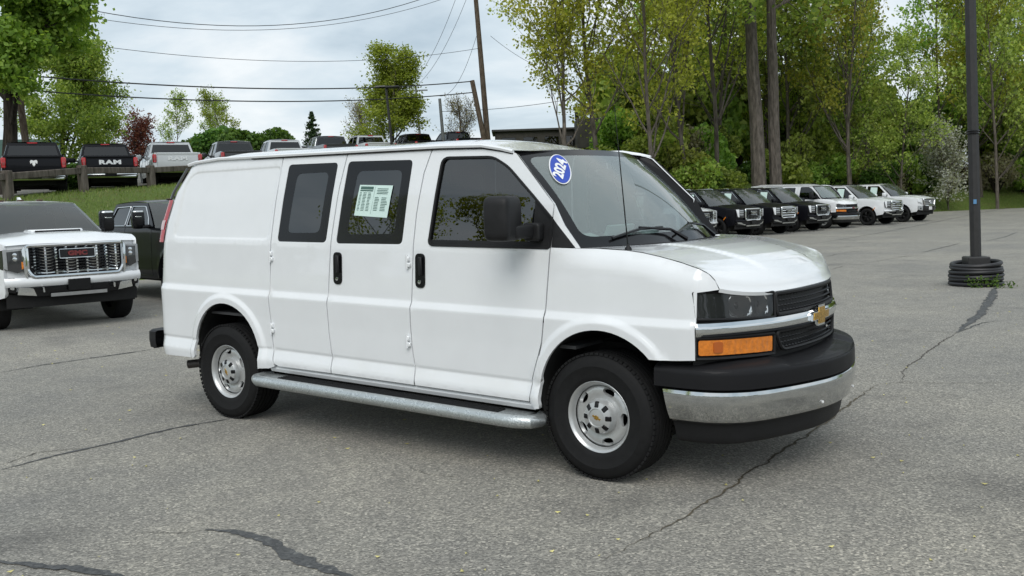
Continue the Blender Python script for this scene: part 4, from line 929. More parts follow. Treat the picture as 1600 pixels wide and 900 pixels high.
LV = {
 'maple': leaf_mat('maple_leaf', [(0.083, 0.139, 0.025), (0.152, 0.243, 0.039), (0.246, 0.360, 0.066), (0.374, 0.464, 0.107)], .52),
 'green': leaf_mat('fresh_leaf', [(0.099, 0.182, 0.041), (0.200, 0.326, 0.070), (0.334, 0.497, 0.106), (0.500, 0.620, 0.173)], .50),
 'yellow': leaf_mat('budding_leaf', [(0.189, 0.205, 0.035), (0.312, 0.339, 0.052), (0.451, 0.475, 0.085), (0.620, 0.620, 0.144)], .55),
 'olive': leaf_mat('olive_leaf', [(0.107, 0.157, 0.029), (0.216, 0.287, 0.048), (0.323, 0.406, 0.067), (0.454, 0.522, 0.107)], .52),
 'dark': leaf_mat('dark_leaf', [(0.028, 0.062, 0.014), (0.060, 0.119, 0.024), (0.106, 0.190, 0.038), (0.167, 0.262, 0.052)], .38),
 'red': leaf_mat('purple_leaf', [(0.085, 0.024, 0.024), (0.153, 0.044, 0.037), (0.221, 0.076, 0.060), (0.289, 0.136, 0.085)], .45),
 'bloom': leaf_mat('white_blossom', [(0.269, 0.315, 0.176), (0.446, 0.459, 0.352), (0.446, 0.459, 0.459), (0.446, 0.459, 0.459)], .40),
 'olive2': leaf_mat('moss_leaf', [(0.096, 0.125, 0.043), (0.233, 0.296, 0.072), (0.379, 0.457, 0.109), (0.571, 0.620, 0.194)], .52),
 'lime': leaf_mat('lime_leaf', [(0.108, 0.165, 0.041), (0.228, 0.319, 0.070), (0.375, 0.493, 0.109), (0.574, 0.620, 0.194)], .52),
 'bud': leaf_mat('pale_bud', [(0.170, 0.145, 0.111), (0.272, 0.238, 0.187), (0.340, 0.323, 0.204), (0.408, 0.408, 0.255)], .40),
 'conifer': leaf_mat('needle', [(0.017, 0.034, 0.017), (0.031, 0.061, 0.025), (0.051, 0.093, 0.037), (0.076, 0.128, 0.051)], .25),
}
TK = {}
def tree_kind(key, pre, h, r, seed, per, spread, lsize, leaf, bark=None, flat=.4, clear=None):
    P = dict(PRE[pre])
    if clear is not None: P['start'] = (clear,)+tuple(P['start'][1:])
    t = Tree(seed); t.branch(Vector((0, 0, -.3)), Vector((0, 0, 1)), h, r, 0, P)
    TK[key] = (t.wood('trunk'), leaf_cloud(t.tips, per, spread, lsize, seed+1, flat=flat) if per else None, bark or BARK, LV[leaf] if leaf else None)
def put_tree(key, s, t, sc=1., rz=0., name='tree', label='', group=None, dz=-.1, zs=1., cat='tree'):
    w_, l_, bk, lm = TK[key]; e_ = empty(name, G3(s, t, dz), rz, label, cat, group)
    e_.rotation_mode = 'QUATERNION'; e_.rotation_quaternion = Vector((0, 0, 1)).rotation_difference(LEAN) @ Matrix.Rotation(rz, 3, 'Z').to_quaternion(); e_.scale = (sc, sc, sc*zs)
    inst('trunk', w_, bk, e_)
    if l_ is not None:
        if not l_.materials: l_.materials.append(lm)
        o = bpy.data.objects.new('crown', l_); COL.objects.link(o); o.parent = e_
    return e_
def bush_kind(key, h, w_, n, lsize, leaf, seed, stems=9, lobes=9, bark=None):
    rg = np.random.default_rng(seed); rr = random.Random(seed); m = MB(); C = []
    for i in range(stems):
        a = rr.uniform(0, 6.28); q = rr.uniform(.2, .8)*w_/2; m.tube([(0, 0, -.1), (q*.4*math.cos(a), q*.4*math.sin(a), h*.4), (q*math.cos(a), q*math.sin(a), h*rr.uniform(.6, .95))], [.03, .02, .008], 4, False)
    for i in range(lobes):
        a = rr.uniform(0, 6.28); q = rr.uniform(0, .72)*w_/2; c = np.array([q*math.cos(a), q*math.sin(a), h*rr.uniform(.25, .78)]); k = n//lobes; d = rg.normal(0, 1, (k, 3)); d /= np.linalg.norm(d, axis=1)[:, None]; rad_ = rg.uniform(.25, 1, k)**.45
        C.append(c+d*rad_[:, None]*np.array([w_*.26, w_*.26, h*.27])*rr.uniform(.7, 1.15))
    C = np.concatenate(C); C = C[C[:, 2] > .02]; TK[key] = (m.mesh('trunk'), leaf_quads(C, lsize, rg, 'crown'), bark or BARKD, LV[leaf])
def conifer_kind(key, h, w_, seed, n=5200):
    rg = np.random.default_rng(seed); m = MB(); m.tube([(0, 0, -.2), (0, 0, h*.6), (0, 0, h)], [.12, .06, .01], 6, False); C = []; rr = random.Random(seed)
    tiers = 22
    for i in range(tiers):
        k = i/(tiers-1); z = h*(.06+.93*k); L_ = w_/2*(1-k)**.9+.05; nb = 9 if k < .6 else 6
        for j in range(nb):
            a = rr.uniform(0, 6.28); ll = L_*rr.uniform(.75, 1.12); m.tube([(0, 0, z), (ll*.9*math.cos(a), ll*.9*math.sin(a), z-ll*.12)], [.018, .006], 3, False)
            q = int(n/tiers/nb*(1.6-k)); u = rg.uniform(.1, 1, q); C.append(np.stack([u*ll*math.cos(a), u*ll*math.sin(a), z-u*ll*.14+.03*u], -1)+rg.normal(0, .035+.05*(1-k), (q, 3)))
    TK[key] = (m.mesh('trunk'), leaf_quads(np.concatenate(C), .11, rg, 'crown'), BARKD, LV['conifer'])
tree_kind('maple', 'maple', 7.2, .36, 5, 34000, .30, .17, 'maple', BARKD, clear=.30)
tree_kind('maple2', 'maple', 8.0, .22, 21, 40000, .36, .16, 'green', BARKD, clear=.14)
tree_kind('sparseA', 'sparse', 11.5, .13, 31, 9000, .24, .145, 'yellow'); tree_kind('sparseB', 'sparse', 12.5, .15, 45, 8600, .25, .145, 'yellow'); tree_kind('sparseC', 'sparse', 13, .14, 52, 7800, .26, .145, 'yellow')
tree_kind('woodA', 'wood', 15, .15, 61, 6000, .30, .22, 'olive2'); tree_kind('woodB', 'wood', 16, .16, 73, 6400, .30, .22, 'green'); tree_kind('woodC', 'wood', 14, .13, 88, 5400, .30, .21, 'lime')
tree_kind('tall', 'tall', 24, .42, 91, 15000, .5, .26, 'green'); tree_kind('mid', 'wood', 8.5, .15, 97, 26000, .34, .15, 'olive', clear=.05)
tree_kind('bare', 'bare', 3.6, .07, 101, 1600, .15, .10, 'bud'); tree_kind('redbush', 'bare', 3.4, .07, 111, 5200, .26, .13, 'red'); tree_kind('palebud', 'sparse', 5.5, .06, 121, 2600, .18, .13, 'olive')
bush_kind('bushA', 2.6, 3.4, 3200, .19, 'green', 131, stems=20); bush_kind('bushC', 3.2, 3.6, 2900, .19, 'lime', 139, stems=40); bush_kind('bushB', 3.4, 3.6, 3000, .19, 'olive2', 137, stems=44); bush_kind('bushD', 2.2, 3.2, 5200, .18, 'dark', 141); bush_kind('brush', 2.4, 3.0, 1500, .13, 'bud', 143, stems=46)
tree_kind('bloom', 'bare', 4.4, .06, 151, 6800, .16, .12, 'bloom'); conifer_kind('spruce', 3.6, 2.3, 161); 
TREES_AT = [
 ('maple', 39.0, -20.05, 1.0, 3.7, 'shade_tree', 'big spreading shade tree with thick forked trunk beside the utility pole on the bank', None, 1.0),
 ('maple2', 49, -22.2, .68, 2.0, 'leafy_tree', 'dense rounded green tree behind the black pickups on the bank', None, 1.0),
 ('redbush', 55, -20.6, .72, 0, 'purple_leaf_shrub', 'purple-leaved shrub between the green tree and the pale budding trees', None, .95),
 ('mid', 66, -7.7, .93, 1.0, 'leafy_tree', 'lone yellow-green tree behind the parking lot lamp on the upper lot', None, .82),
 ('spruce', 66, -13.0, 1.0, 0, 'spruce_tree', 'small dark pointed spruce standing alone against the sky', None, 1.0),
 ('sparseA', 47, 2.6, .95, .3, 'budding_tree', 'slender half-bare tree with yellow buds next to the dark hedge', None, 1.0),
 ('sparseB', 49, 4.7, 1.0, 2.2, 'budding_tree', 'half-bare budding tree with a long bare limb to one side', None, 1.0),
 ('sparseC', 47, 6.9, .95, 4.1, 'budding_tree', 'thin half-bare budding tree at the edge of the woods', None, 1.0),
 ('sparseA', 52, 9.6, 1.1, 3.0, 'budding_tree', 'tall sparse tree with yellow buds at the edge of the dense woods', None, 1.15),
 ('tall', 52, 13.4, 1.0, .5, 'tall_tree', 'tall straight tree, the thicker of two twin trunks behind the passenger van', None, 1.0),
 ('tall', 52.6, 14.5, .85, 2.9, 'tall_tree', 'tall straight tree, the thinner of two twin trunks behind the passenger van', None, 1.15),
 ('bloom', 62, 28.0, .95, 0, 'blossoming_shrub', 'arching shrub covered in white blossom at the foot of the woods', None, .95),
]
for key, s, t, sc_, rz, nm, lb, grp, zs_ in TREES_AT: put_tree(key, s, t, sc_, rz, nm, lb, grp, -.15, zs_)
rr = random.Random(5)
for i, (s, t, sc_) in enumerate([(80, -27, 1.0), (82, -24.8, .95), (80, -22.8, 1.05)]):
    put_tree('palebud', s, t, sc_*.8, i*2., 'pale_budding_tree', 'small pale budding tree standing far behind the silver pickup', 'pale trees behind the upper lot', -.1)
for i, (s, t, sc_) in enumerate([(70, -20.5, 1.5), (69, -18.4, 1.35), (71, -16.6, 1.3), (72, -22.6, 1.2)]):
    put_tree('bushD', s, t, sc_*.95, i*1.7, 'dark_green_shrub', 'dark green rounded shrub behind the pickups on the upper lot', 'dark shrubs behind the upper lot', -.1, cat='shrub')
for i, (s, t, sc_) in enumerate([(70, -9.9, .9), (72, -3.0, .9)]):
    put_tree('bare', s, t, sc_, i*1.3, 'bare_shrub', 'leafless twiggy shrub on the upper lot against the sky', 'bare shrubs on the upper lot', -.1, cat='shrub')
for i, (s, t) in enumerate([(40, -17.6), (42, -19.5), (44, -18.3)]):
    put_tree('bushD', s, t, .62, i*2.1, 'dark_green_shrub', 'low dark shrub under the trees beside the black pickups', 'low shrubs under the trees', -.1, cat='shrub')
for i, (s, t, k, sc_) in enumerate([(60, 21, 'sparseC', 1.0), (66, 32, 'sparseB', 1.0), (56, 12, 'sparseC', 1.1)]):
    put_tree(k, s, t, sc_, i*1.9, 'edge_tree', 'slim half-bare tree standing in front of the dense woods', 'half-bare trees in front of the woods', -.15, 1.1)
WL = {'woodA': 'olive-green tree in the dense woods behind the parked row', 'woodB': 'fresh green tree in the dense woods behind the parked row', 'woodC': 'yellowish thinly leaved tree in the dense woods behind the parked row'}
spots = []
for row, s0, n in ((0, 61, 11), (1, 68, 12), (2, 77, 8)):
    for i in range(n):
        tq = 11+(i+.5+rr.uniform(-.3, .3))*(46+row*4)/n
        spots.append((s0+rr.uniform(-2, 2)+max(0, tq-30)*.08, tq, row))
for i, (s, t, row) in enumerate(spots):
    k = rr.choice(['woodA', 'woodB', 'woodC', 'woodA']); gap = (abs(t/s*1516+800-1385) < 26)
    put_tree(k, s, t, rr.uniform(.78, 1.05)*(.72 if gap else 1.)*(1.0 if t < 22 else .92), rr.uniform(0, 6.28), 'woodland_tree', WL[k], 'woodland trees: '+k[-1], -.2, rr.uniform(.9, 1.15))
for i in range(26):
    t = 8+i*1.75+rr.uniform(-.8, .8); s = itp(t, [4, 15, 24, 36, 60], [60, 66, 71, 75, 77])+rr.uniform(-1, 4); k = rr.choice(['bushB', 'bushA', 'bushB', 'bushC'])
    put_tree(k, s, t, rr.uniform(1.5, 2.2), rr.uniform(0, 6.28), 'thicket_shrub', {'bushA': 'tall bright green shrub filling the woods between the trunks', 'bushB': 'tall olive shrub filling the woods between the trunks', 'bushC': 'tall yellow-green shrub filling the woods between the trunks'}[k], 'thicket '+k, -.2, rr.uniform(1., 1.4), 'shrub')
for i in range(16):
    t = 2.5+i*.62+rr.uniform(-.3, .3); s = itp(t, [2, 6, 13], [48, 50, 55])+rr.uniform(-1.0, 2.5); k = rr.choice(['brush', 'bushB', 'bushD', 'bushC'])
    put_tree(k, s, t, rr.uniform(.55, .95), rr.uniform(0, 6.28), 'bank_shrub', {'brush': 'bare twiggy shrub on the bank under the budding trees', 'bushB': 'olive leafy shrub on the bank under the budding trees', 'bushD': 'dark leafy shrub on the bank under the budding trees', 'bushC': 'yellow-green shrub on the bank under the budding trees'}[k], 'bank shrubs '+k, -.1, rr.uniform(.8, 1.2), 'shrub')
BL = {'bushA': 'bright green understory bush along the edge of the woods', 'bushB': 'tall olive understory bush along the edge of the woods', 'bushD': 'dark green understory bush along the edge of the woods', 'brush': 'tangle of bare twigs along the edge of the woods'}
for i in range(44):
    t = 7+i*1.0+rr.uniform(-.6, .6); s = itp(t, [4, 15, 24, 36, 60], [55, 60.5, 65, 68.5, 70])+rr.uniform(-1.2, 3)
    k = rr.choice(['bushA', 'bushB', 'bushD', 'brush', 'bushB']) if t < 29 else rr.choice(['brush', 'brush', 'bushB', 'bushD', 'bushA'])
    put_tree(k, s, t, rr.uniform(.75, 1.2), rr.uniform(0, 6.28), 'understory_bush', BL[k], 'understory '+k, -.15, rr.uniform(.85, 1.25), 'bush')
# ------------------------------------------------------------------ poles and wires
def leaned(base, hgt, lean_t=0., lean_s=0.):
    return Vector(base)+LEAN*hgt+Vector((RH.x*lean_t+FH.x*lean_s, RH.y*lean_t+FH.y*lean_s, 0))
def pole(name, base, hgt, r0, r1, mat, label, cat='utility pole', lean=0.):
    e_ = empty(name, base, label=label, cat=cat); b = Vector(base); top = leaned(base, hgt, lean)-b
    m = MB(); m.tube([Vector((0, 0, -.3)), top*.5, top], [r0, (r0+r1)/2, r1], 12); m.build('shaft', mat, e_); return e_, b+top
METAL = M('galvanised_pole', (.22, .23, .235), .55, .6); DKMET = M('dark_bronze_pole', (.035, .034, .034), .5, .3, var=.15); WIRE = M('wire_black', (.02, .02, .022), .6)
pA, topA = pole('utility_pole', G3(43.5, -21.2), 7.4, .17, .13, POLEW, 'weathered wooden utility pole beside the big shade tree', lean=-.30)
m = MB(); m.tube([(0, 0, 5.0), Vector((-RH.x*1.0, -RH.y*1.0, 5.6)), Vector((-RH.x*1.9, -RH.y*1.9, 6.1))], .035, 6); m.build('lamp_arm', M('pale_bracket', (.4, .41, .41), .5), pA)
pB, topB = pole('utility_pole', G3(63, -1.15, -.6), 11.6, .20, .14, POLEW, 'tall brown wooden utility pole with a crossarm and a brace pole', lean=-.28)
bB = Vector(pB.location); ax = Vector((RH.x, RH.y, .05))
m = MB(); tb = topB-bB; m.box(tb+Vector((0, 0, -.55)), (2.5, .10, .12), Matrix((ax.normalized(), Vector((-RH.y, RH.x, 0)), Vector((0, 0, 1)))).transposed()); ca = m.build('crossarm', POLEW, pB, False)
for q in (-1.1, -.5, .5, 1.1):
    m = MB(); c = tb+ax*q+Vector((0, 0, -.42)); m.tube([c, c+Vector((0, 0, .1)), c+Vector((0, 0, .2))], [.04, .055, .03], 6); m.build('insulator', METAL, ca)
pC, topC = pole('brace_pole', G3(62.4, -1.15, -.6), 5.6, .17, .15, POLEW, 'short wooden stub pole leaning against the tall utility pole', lean=-.80)
far = [(75, -6.6, 5.4, .10, 'thin grey far utility pole behind the lone yellow-green tree', METAL), (70, -4.5, 4.2, .13, 'grey metal pole between the lone tree and the tall utility pole', METAL), (78, -3.55, 3.9, .09, 'short brown far pole next to the brace pole', POLEW), (70, 7.3, 5.6, .09, 'grey pole seen through the half-bare budding trees', METAL)]
fp = []
for s, t, hh, r_, lb, mt in far: fp.append(pole('far_pole', G3(s, t), hh, r_, r_*.8, mt, lb, lean=-.1))
m = MB(); m.box((0, 0, 5.0), (1.3, .08, .1), Matrix.Rotation(.64, 3, 'Z')); m.build('crossarm', METAL, fp[0][0], False)
lp_, lt = pole('lot_lamp', G3(60, -7.0), 4.6, .09, .07, DKMET, 'dark lot lamp with a shoebox head in front of the lone yellow-green tree', 'street lamp', lean=-.15)
m = MB(); m.box(lt-Vector(lp_.location)+Vector((RH.x*.35, RH.y*.35, .05)), (.95, .38, .16), Matrix.Rotation(.64, 3, 'Z'), .05); m.build('lamp_head', DKMET, lp_)
def wire(name, a, b, sag, r_, label, mat=WIRE, group=None):
    a, b = Vector(a), Vector(b); n = 26; m = MB(); m.tube([a.lerp(b, i/n)-Vector((0, 0, sag*4*(i/n)*(1-i/n))) for i in range(n+1)], r_, 5); o = m.build(name, mat); return tag(o, label, 'cable', group)
lef = Vector((RH.x, RH.y, 0))
farL = topA-lef*14+Vector((FH.x, FH.y, 0))*(-6)
wire('power_line', topA+Vector((0, 0, 1.9))-lef*2, topB-lef*1.1, 2.3, .020, 'upper power line strung to the crossarm of the tall pole', group=None)
wire('power_line', topA+Vector((0, 0, 1.35))-lef*2, topB-lef*.5-Vector((0, 0, .3)), 2.1, .014, 'second thin power line just under the upper one')
wire('power_line', topA+Vector((0, 0, -.1))-lef*2, bB+(topB-bB)*.66, 1.2, .014, 'thin single power line halfway up the tall pole')
wire('telephone_cable', topA-Vector((0, 0, 2.35)), topC+Vector((0, 0, -.05)), .55, .035, 'thick upper telephone cable with a splice loop, ending at the brace pole')
wire('telephone_cable', topA-Vector((0, 0, 3.0)), topC+Vector((0, 0, -.75)), .55, .033, 'thick lower telephone cable under the one with the splice loop')
wire('telephone_cable', topA-Vector((0, 0, 2.35)), farL-Vector((0, 0, 2.5)), .3, .035, 'upper cable from the weathered pole out through the shade tree'); wire('telephone_cable', topA-Vector((0, 0, 3.0)), farL-Vector((0, 0, 3.2)), .3, .033, 'lower cable from the weathered pole out through the shade tree')
sp_ = (topA-Vector((0, 0, 2.35))).lerp(topC, .735)-Vector((0, 0, .45)); m = MB(); m.tube([sp_-lef*.28, sp_+lef*.28], .085, 8); tag(m.build('splice_case', TRIM), 'small black splice case hanging from the upper telephone cable', 'cable box')
for i, (q0, f1, dz) in enumerate(((-1.1, 1, .9), (-.4, 1, 1.3), (0, 1, .6), (.9, 3, 0))):
    e1 = fp[1][1]+Vector((0, 0, dz*.3)) if f1 == 1 else fp[3][1]
    wire('guy_wire', topB+lef*q0-Vector((0, 0, .5 if i < 2 else 3.2)), fp[0][1]-lef*(1-i*.5)-Vector((0, 0, .4)) if i < 2 else e1, 1.0, .013, ['first thin service wire from the crossarm down to the thin far pole', 'second thin service wire from the crossarm down to the thin far pole', 'service wire from halfway up the tall pole to the grey metal pole', 'service wire from the tall pole into the half-bare trees'][i])
wire('service_line', fp[1][1]-Vector((0, 0, .9)), fp[3][1]-Vector((0, 0, 1.2)), .3, .018, 'sagging black line between the grey metal pole and the budding trees')
wire('service_line', (*W2(70, 33), 9.0), (*W2(72, 60), 9.6), .2, .018, 'upper far wire crossing behind the lot pole'); 
# dark hedge and low building at the far edge of the upper lot
HEDGE = M('dark_boards', (.045, .042, .036), .85, var=.4, vs_=3)
e_ = empty('low_building', G3(66, 2.3, -.4), -.64+math.pi/2*0, 'low dark flat-roofed building beyond the half-bare trees', 'building')
e_.rotation_euler = (0, 0, math.atan2(RH.y, RH.x))
m = MB(); m.box((0, 0, 1.2), (6.2, 4, 1.6), None, .03); m.build('wall', HEDGE, e_, False); m = MB(); m.box((0, 0, 2.07), (6.6, 4.4, .14), None, .02); m.build('roof', M('roof_edge', (.05, .05, .05), .7), e_, False)
for q in range(4):
    m = MB(); m.box((-2.2+q*1.4, -2.02, 1.3), (.9, .06, .6), None, .01); m.build('window', GLASS_D, e_, False)
e_ = empty('dark_truck_box', G3(63, 6.1, -.3), math.atan2(RH.y, RH.x), 'dark box trailer standing behind the half-bare trees', 'trailer')
m = MB(); m.box((0, 0, 1.75), (3.4, 2.3, 1.9), None, .05); m.build('box', HEDGE, e_, False); m = MB(); m.box((0, 0, .72), (3.2, 1.0, .14)); m.build('frame', UNDER, e_, False)
for q in (-1.1, 1.1):
    m = MB(); m.lathe([(.0, -1.0), (.38, -1.0), (.4, -.9), (.4, -.7), (.0, -.7)], (q, 0, .45), n=16); m.build('wheel', RUBBER, e_)
e_ = empty('traffic_signal', G3(64, 4.6, 0), math.atan2(RH.y, RH.x), 'traffic signal showing red among the half-bare trees', 'traffic light')
m = MB(); m.tube([(0, 0, 0), (0, 0, 2.6)], .06, 8); m.build('post', METAL, e_); m = MB(); m.box((0, 0, 2.75), (.3, .25, .85), None, .04); sh = m.build('housing', TRIM, e_, False)
for q, (zz, mm_) in enumerate(((3.0, 1), (2.75, 0), (2.5, 0))):
    m = MB(); m.lathe([(.10, 0), (.08, -.03), (0, -.04)], (0, -.13, zz), n=14)
    if mm_:
        t_ = NT('signal_red'); b_ = t_.bsdf(Base_Color=(.8, .05, .02, 1), Emission_Color=(1, .07, .03, 1), Emission_Strength=3.0); mt = t_.m
    else: mt = TRIM
    m.build('signal_lens', mt, sh)
# green-roofed house at the far left
e_ = empty('house', G3(60, -31.5, -2.4), math.atan2(RH.y, RH.x)+.3, 'house with a dark green roof half hidden by the shade tree trunk', 'house')
m = MB(); m.box((0, 0, 1.4), (7, 6, 2.8)); m.build('wall', M('pale_siding', (.35, .34, .31), .8), e_, False); m = MB(); m.prism([(-3.4, 2.75), (3.4, 2.75), (0, 4.7)], lambda u, v, d: (d, u, v), -3.9, 3.9); m.build('roof', M('green_shingle', (.03, .07, .055), .8, var=.3, vs_=6), e_, False)
# post and rail fence along the crest
FW = bark_mat('grey_fence_timber', (.06, .05, .042), (.20, .175, .15), 7)
fpos = [(24.5, -15.2), (27.6, -14.15), (30.9, -13.45), (34.6, -12.65), (38.3, -11.6), (42, -10.4), (45.8, -9.2), (49.6, -7.9), (53.5, -6.5), (57.5, -5.0), (61.5, -3.5)]
fpos = [(a*1.10, b*1.10) for a, b in fpos]
for a, b in fpos:
    m = MB(); m.box((0, 0, .36), (.26, .26, 1.05), Matrix.Rotation(rr.uniform(-.2, .6), 3, 'Z') @ Matrix.Rotation(rr.uniform(-.04, .04), 3, 'X'), .025); o = m.build('fence_post', FW); o.location = G3(a, b); tag(o, 'squat weathered timber post carrying the guard rail on the bank', 'post', 'guard rail posts on the bank')
for (a0, b0), (a1, b1) in zip(fpos[:-1], fpos[1:]):
    A_, B_ = Vector(G3(a0, b0, .70)), Vector(G3(a1, b1, .70)); d = B_-A_; x_ = d.normalized(); y_ = Vector((0, 0, 1)).cross(x_).normalized(); Rm = Matrix((x_, y_, x_.cross(y_))).transposed()
    m = MB(); m.box((0, 0, 0), (d.length-.16, .15, .22), Rm, .02); o = m.build('fence_rail', FW); o.location = (A_+B_)/2; tag(o, 'long weathered timber rail spanning two posts on the bank', 'rail', 'guard rails on the bank')
# ------------------------------------------------------------------ near lamp pole with its coiled base guard
PB = (1.10, 12.17); lm_ = empty('lot_light_pole', (PB[0], PB[1], 0), label='tall dark square light pole rising from black ribbed rings on the asphalt', cat='lamp post')
m = MB(); top = LEAN*8.5; m.tube([Vector((0, 0, .35)), top*.5, top], .088, 8); m.build('shaft', DKMET, lm_, True, 30)
m = MB(); m.box((0, 0, .41), (.36, .36, .17), Matrix.Rotation(.5, 3, 'Z'), .02); m.build('base_cover', DKMET, lm_, False)
for zz in (1.56, 1.60):
    m = MB(); m.lathe([(.098, zz+1.0-.012), (.108, zz+1.0), (.098, zz+1.0+.012)], (LEAN.x*2.6, LEAN.y*2.6, 0), 'z', 14); m.build('band', TRIM, lm_)
m = MB(); c = LEAN*1.42; m.box(c+Vector((.03, -.088, 0)), (.05, .006, .075), Matrix.Rotation(.5, 3, 'Z')); m.build('blue_tag', M('blue_tag', (.10, .25, .45), .5), lm_, False)
for k_ in range(6):
    m = MB(); z = .045+.066*k_; n = 40; til = .02*math.sin(k_*1.9)+(.03 if k_ == 5 else 0); R0 = .405-.006*(k_ % 2)-(.02 if k_ > 3 else 0); sp = 2*math.pi if k_ < 4 else 5.4
    m.tube([(R0*math.cos(a), R0*math.sin(a), z+til*math.cos(a+k_)) for a in np.linspace(.3+k_*.4, .3+k_*.4+sp, n)], .034, 8, k_ > 3); o = m.build('ribbed_ring', M('corrugated_pipe', (.016, .016, .018), .5, var=.2, bump=.002, bs=30), lm_)
m = MB(); m.lathe([(.36, .02), (.36, .38)], (0, 0, 0), 'z', 30); m.build('pipe_wall', UNDER, lm_)
rg = np.random.default_rng(4); C = []
for i in range(26):
    a = rg.uniform(-1.9, -.55) if i < 20 else rg.uniform(-1.1, -.3); q = rg.uniform(.42, .50) if i < 20 else rg.uniform(.5, .75); c = np.array([q*math.cos(a), q*math.sin(a), rg.uniform(.03, .15 if i < 20 else .05)]); C.append(c+rg.normal(0, .035, (22, 3)))
C = np.concatenate(C); C[:, 2] = np.abs(C[:, 2]); wd_ = obj('weeds', leaf_quads(C[::2], .032, rg, 'weeds'), LV['dark'], None, False); wd_.location = (PB[0], PB[1], 0); tag(wd_, 'low green weeds sprouting at the foot of the ribbed rings', 'weeds', kind='stuff')
# woodland all round behind the standpoint, far beyond the lot
for i, (s, t, k, sc_) in enumerate([(1, -19.5, 'sparseA', .50), (-2.6, -20.6, 'sparseC', .46), (3.6, -22, 'sparseB', .48), (-6, -20, 'sparseB', .46), (-11, -19, 'sparseA', .5)]):
    put_tree(k, s, t, sc_, i*1.3, 'lot_edge_tree', 'tree on the far side of the lot, mirrored in the cargo van side windows', 'trees mirrored in the van windows', -.1)
C = []; rg = np.random.default_rng(77)
for i in range(120):
    a = rad(rg.uniform(120, 345)) ; dist = rg.uniform(95, 115); s0, t0 = math.cos(a)*dist, math.sin(a)*dist; x, y = W2(s0, t0)
    if s0 > -5 and abs(t0) < 100: continue
    hh = rg.uniform(5, 11); k = 420; d = rg.normal(0, 1, (k, 3)); d /= np.linalg.norm(d, axis=1)[:, None]; C.append(np.array([x, y, hh*.55])+d*(rg.uniform(.3, 1, k)**.5)[:, None]*np.array([3.4, 3.4, hh*.5]))
C = np.concatenate(C); bw = obj('distant_woods', leaf_quads(C, .75, rg, 'distant_woods'), LV['dark'], None, False); tag(bw, 'far dark line of woods on the other side of the lot, mirrored in the van windows', 'woods', kind='stuff')
# ------------------------------------------------------------------ pickups and SUVs
SPEC = {
 'sierra': dict(W=1.04, xf=3.02, xr=-3.30, fx=2.02, rx=-2.02, R=.42, zhf=1.33, zhc=1.40, zb=1.42, zr=1.92, wsb=1.30, wst=.62, rft=-1.02, rgb=-1.22, bed=1.45, B=-.12, door0=1.2),
 'yukon': dict(W=1.03, xf=2.50, xr=-2.80, fx=1.535, rx=-1.535, R=.405, zhf=1.17, zhc=1.28, zb=1.27, zr=1.93, wsb=1.10, wst=.34, rft=-2.30, rgb=-2.68, bed=None, B=-.28, C=-1.45, door0=1.0),
 'ram': dict(W=1.02, xf=2.80, xr=-3.06, fx=1.86, rx=-1.86, R=.405, zhf=1.18, zhc=1.30, zb=1.30, zr=1.96, wsb=1.28, wst=.55, rft=-.98, rgb=-1.16, bed=1.36, B=-.10, door0=1.1),
 'tundra': dict(W=1.01, xf=2.78, xr=-3.02, fx=1.85, rx=-1.85, R=.40, zhf=1.20, zhc=1.29, zb=1.29, zr=1.93, wsb=1.30, wst=.60, rft=-.98, rgb=-1.18, bed=1.33, B=-.08, door0=1.1),
}
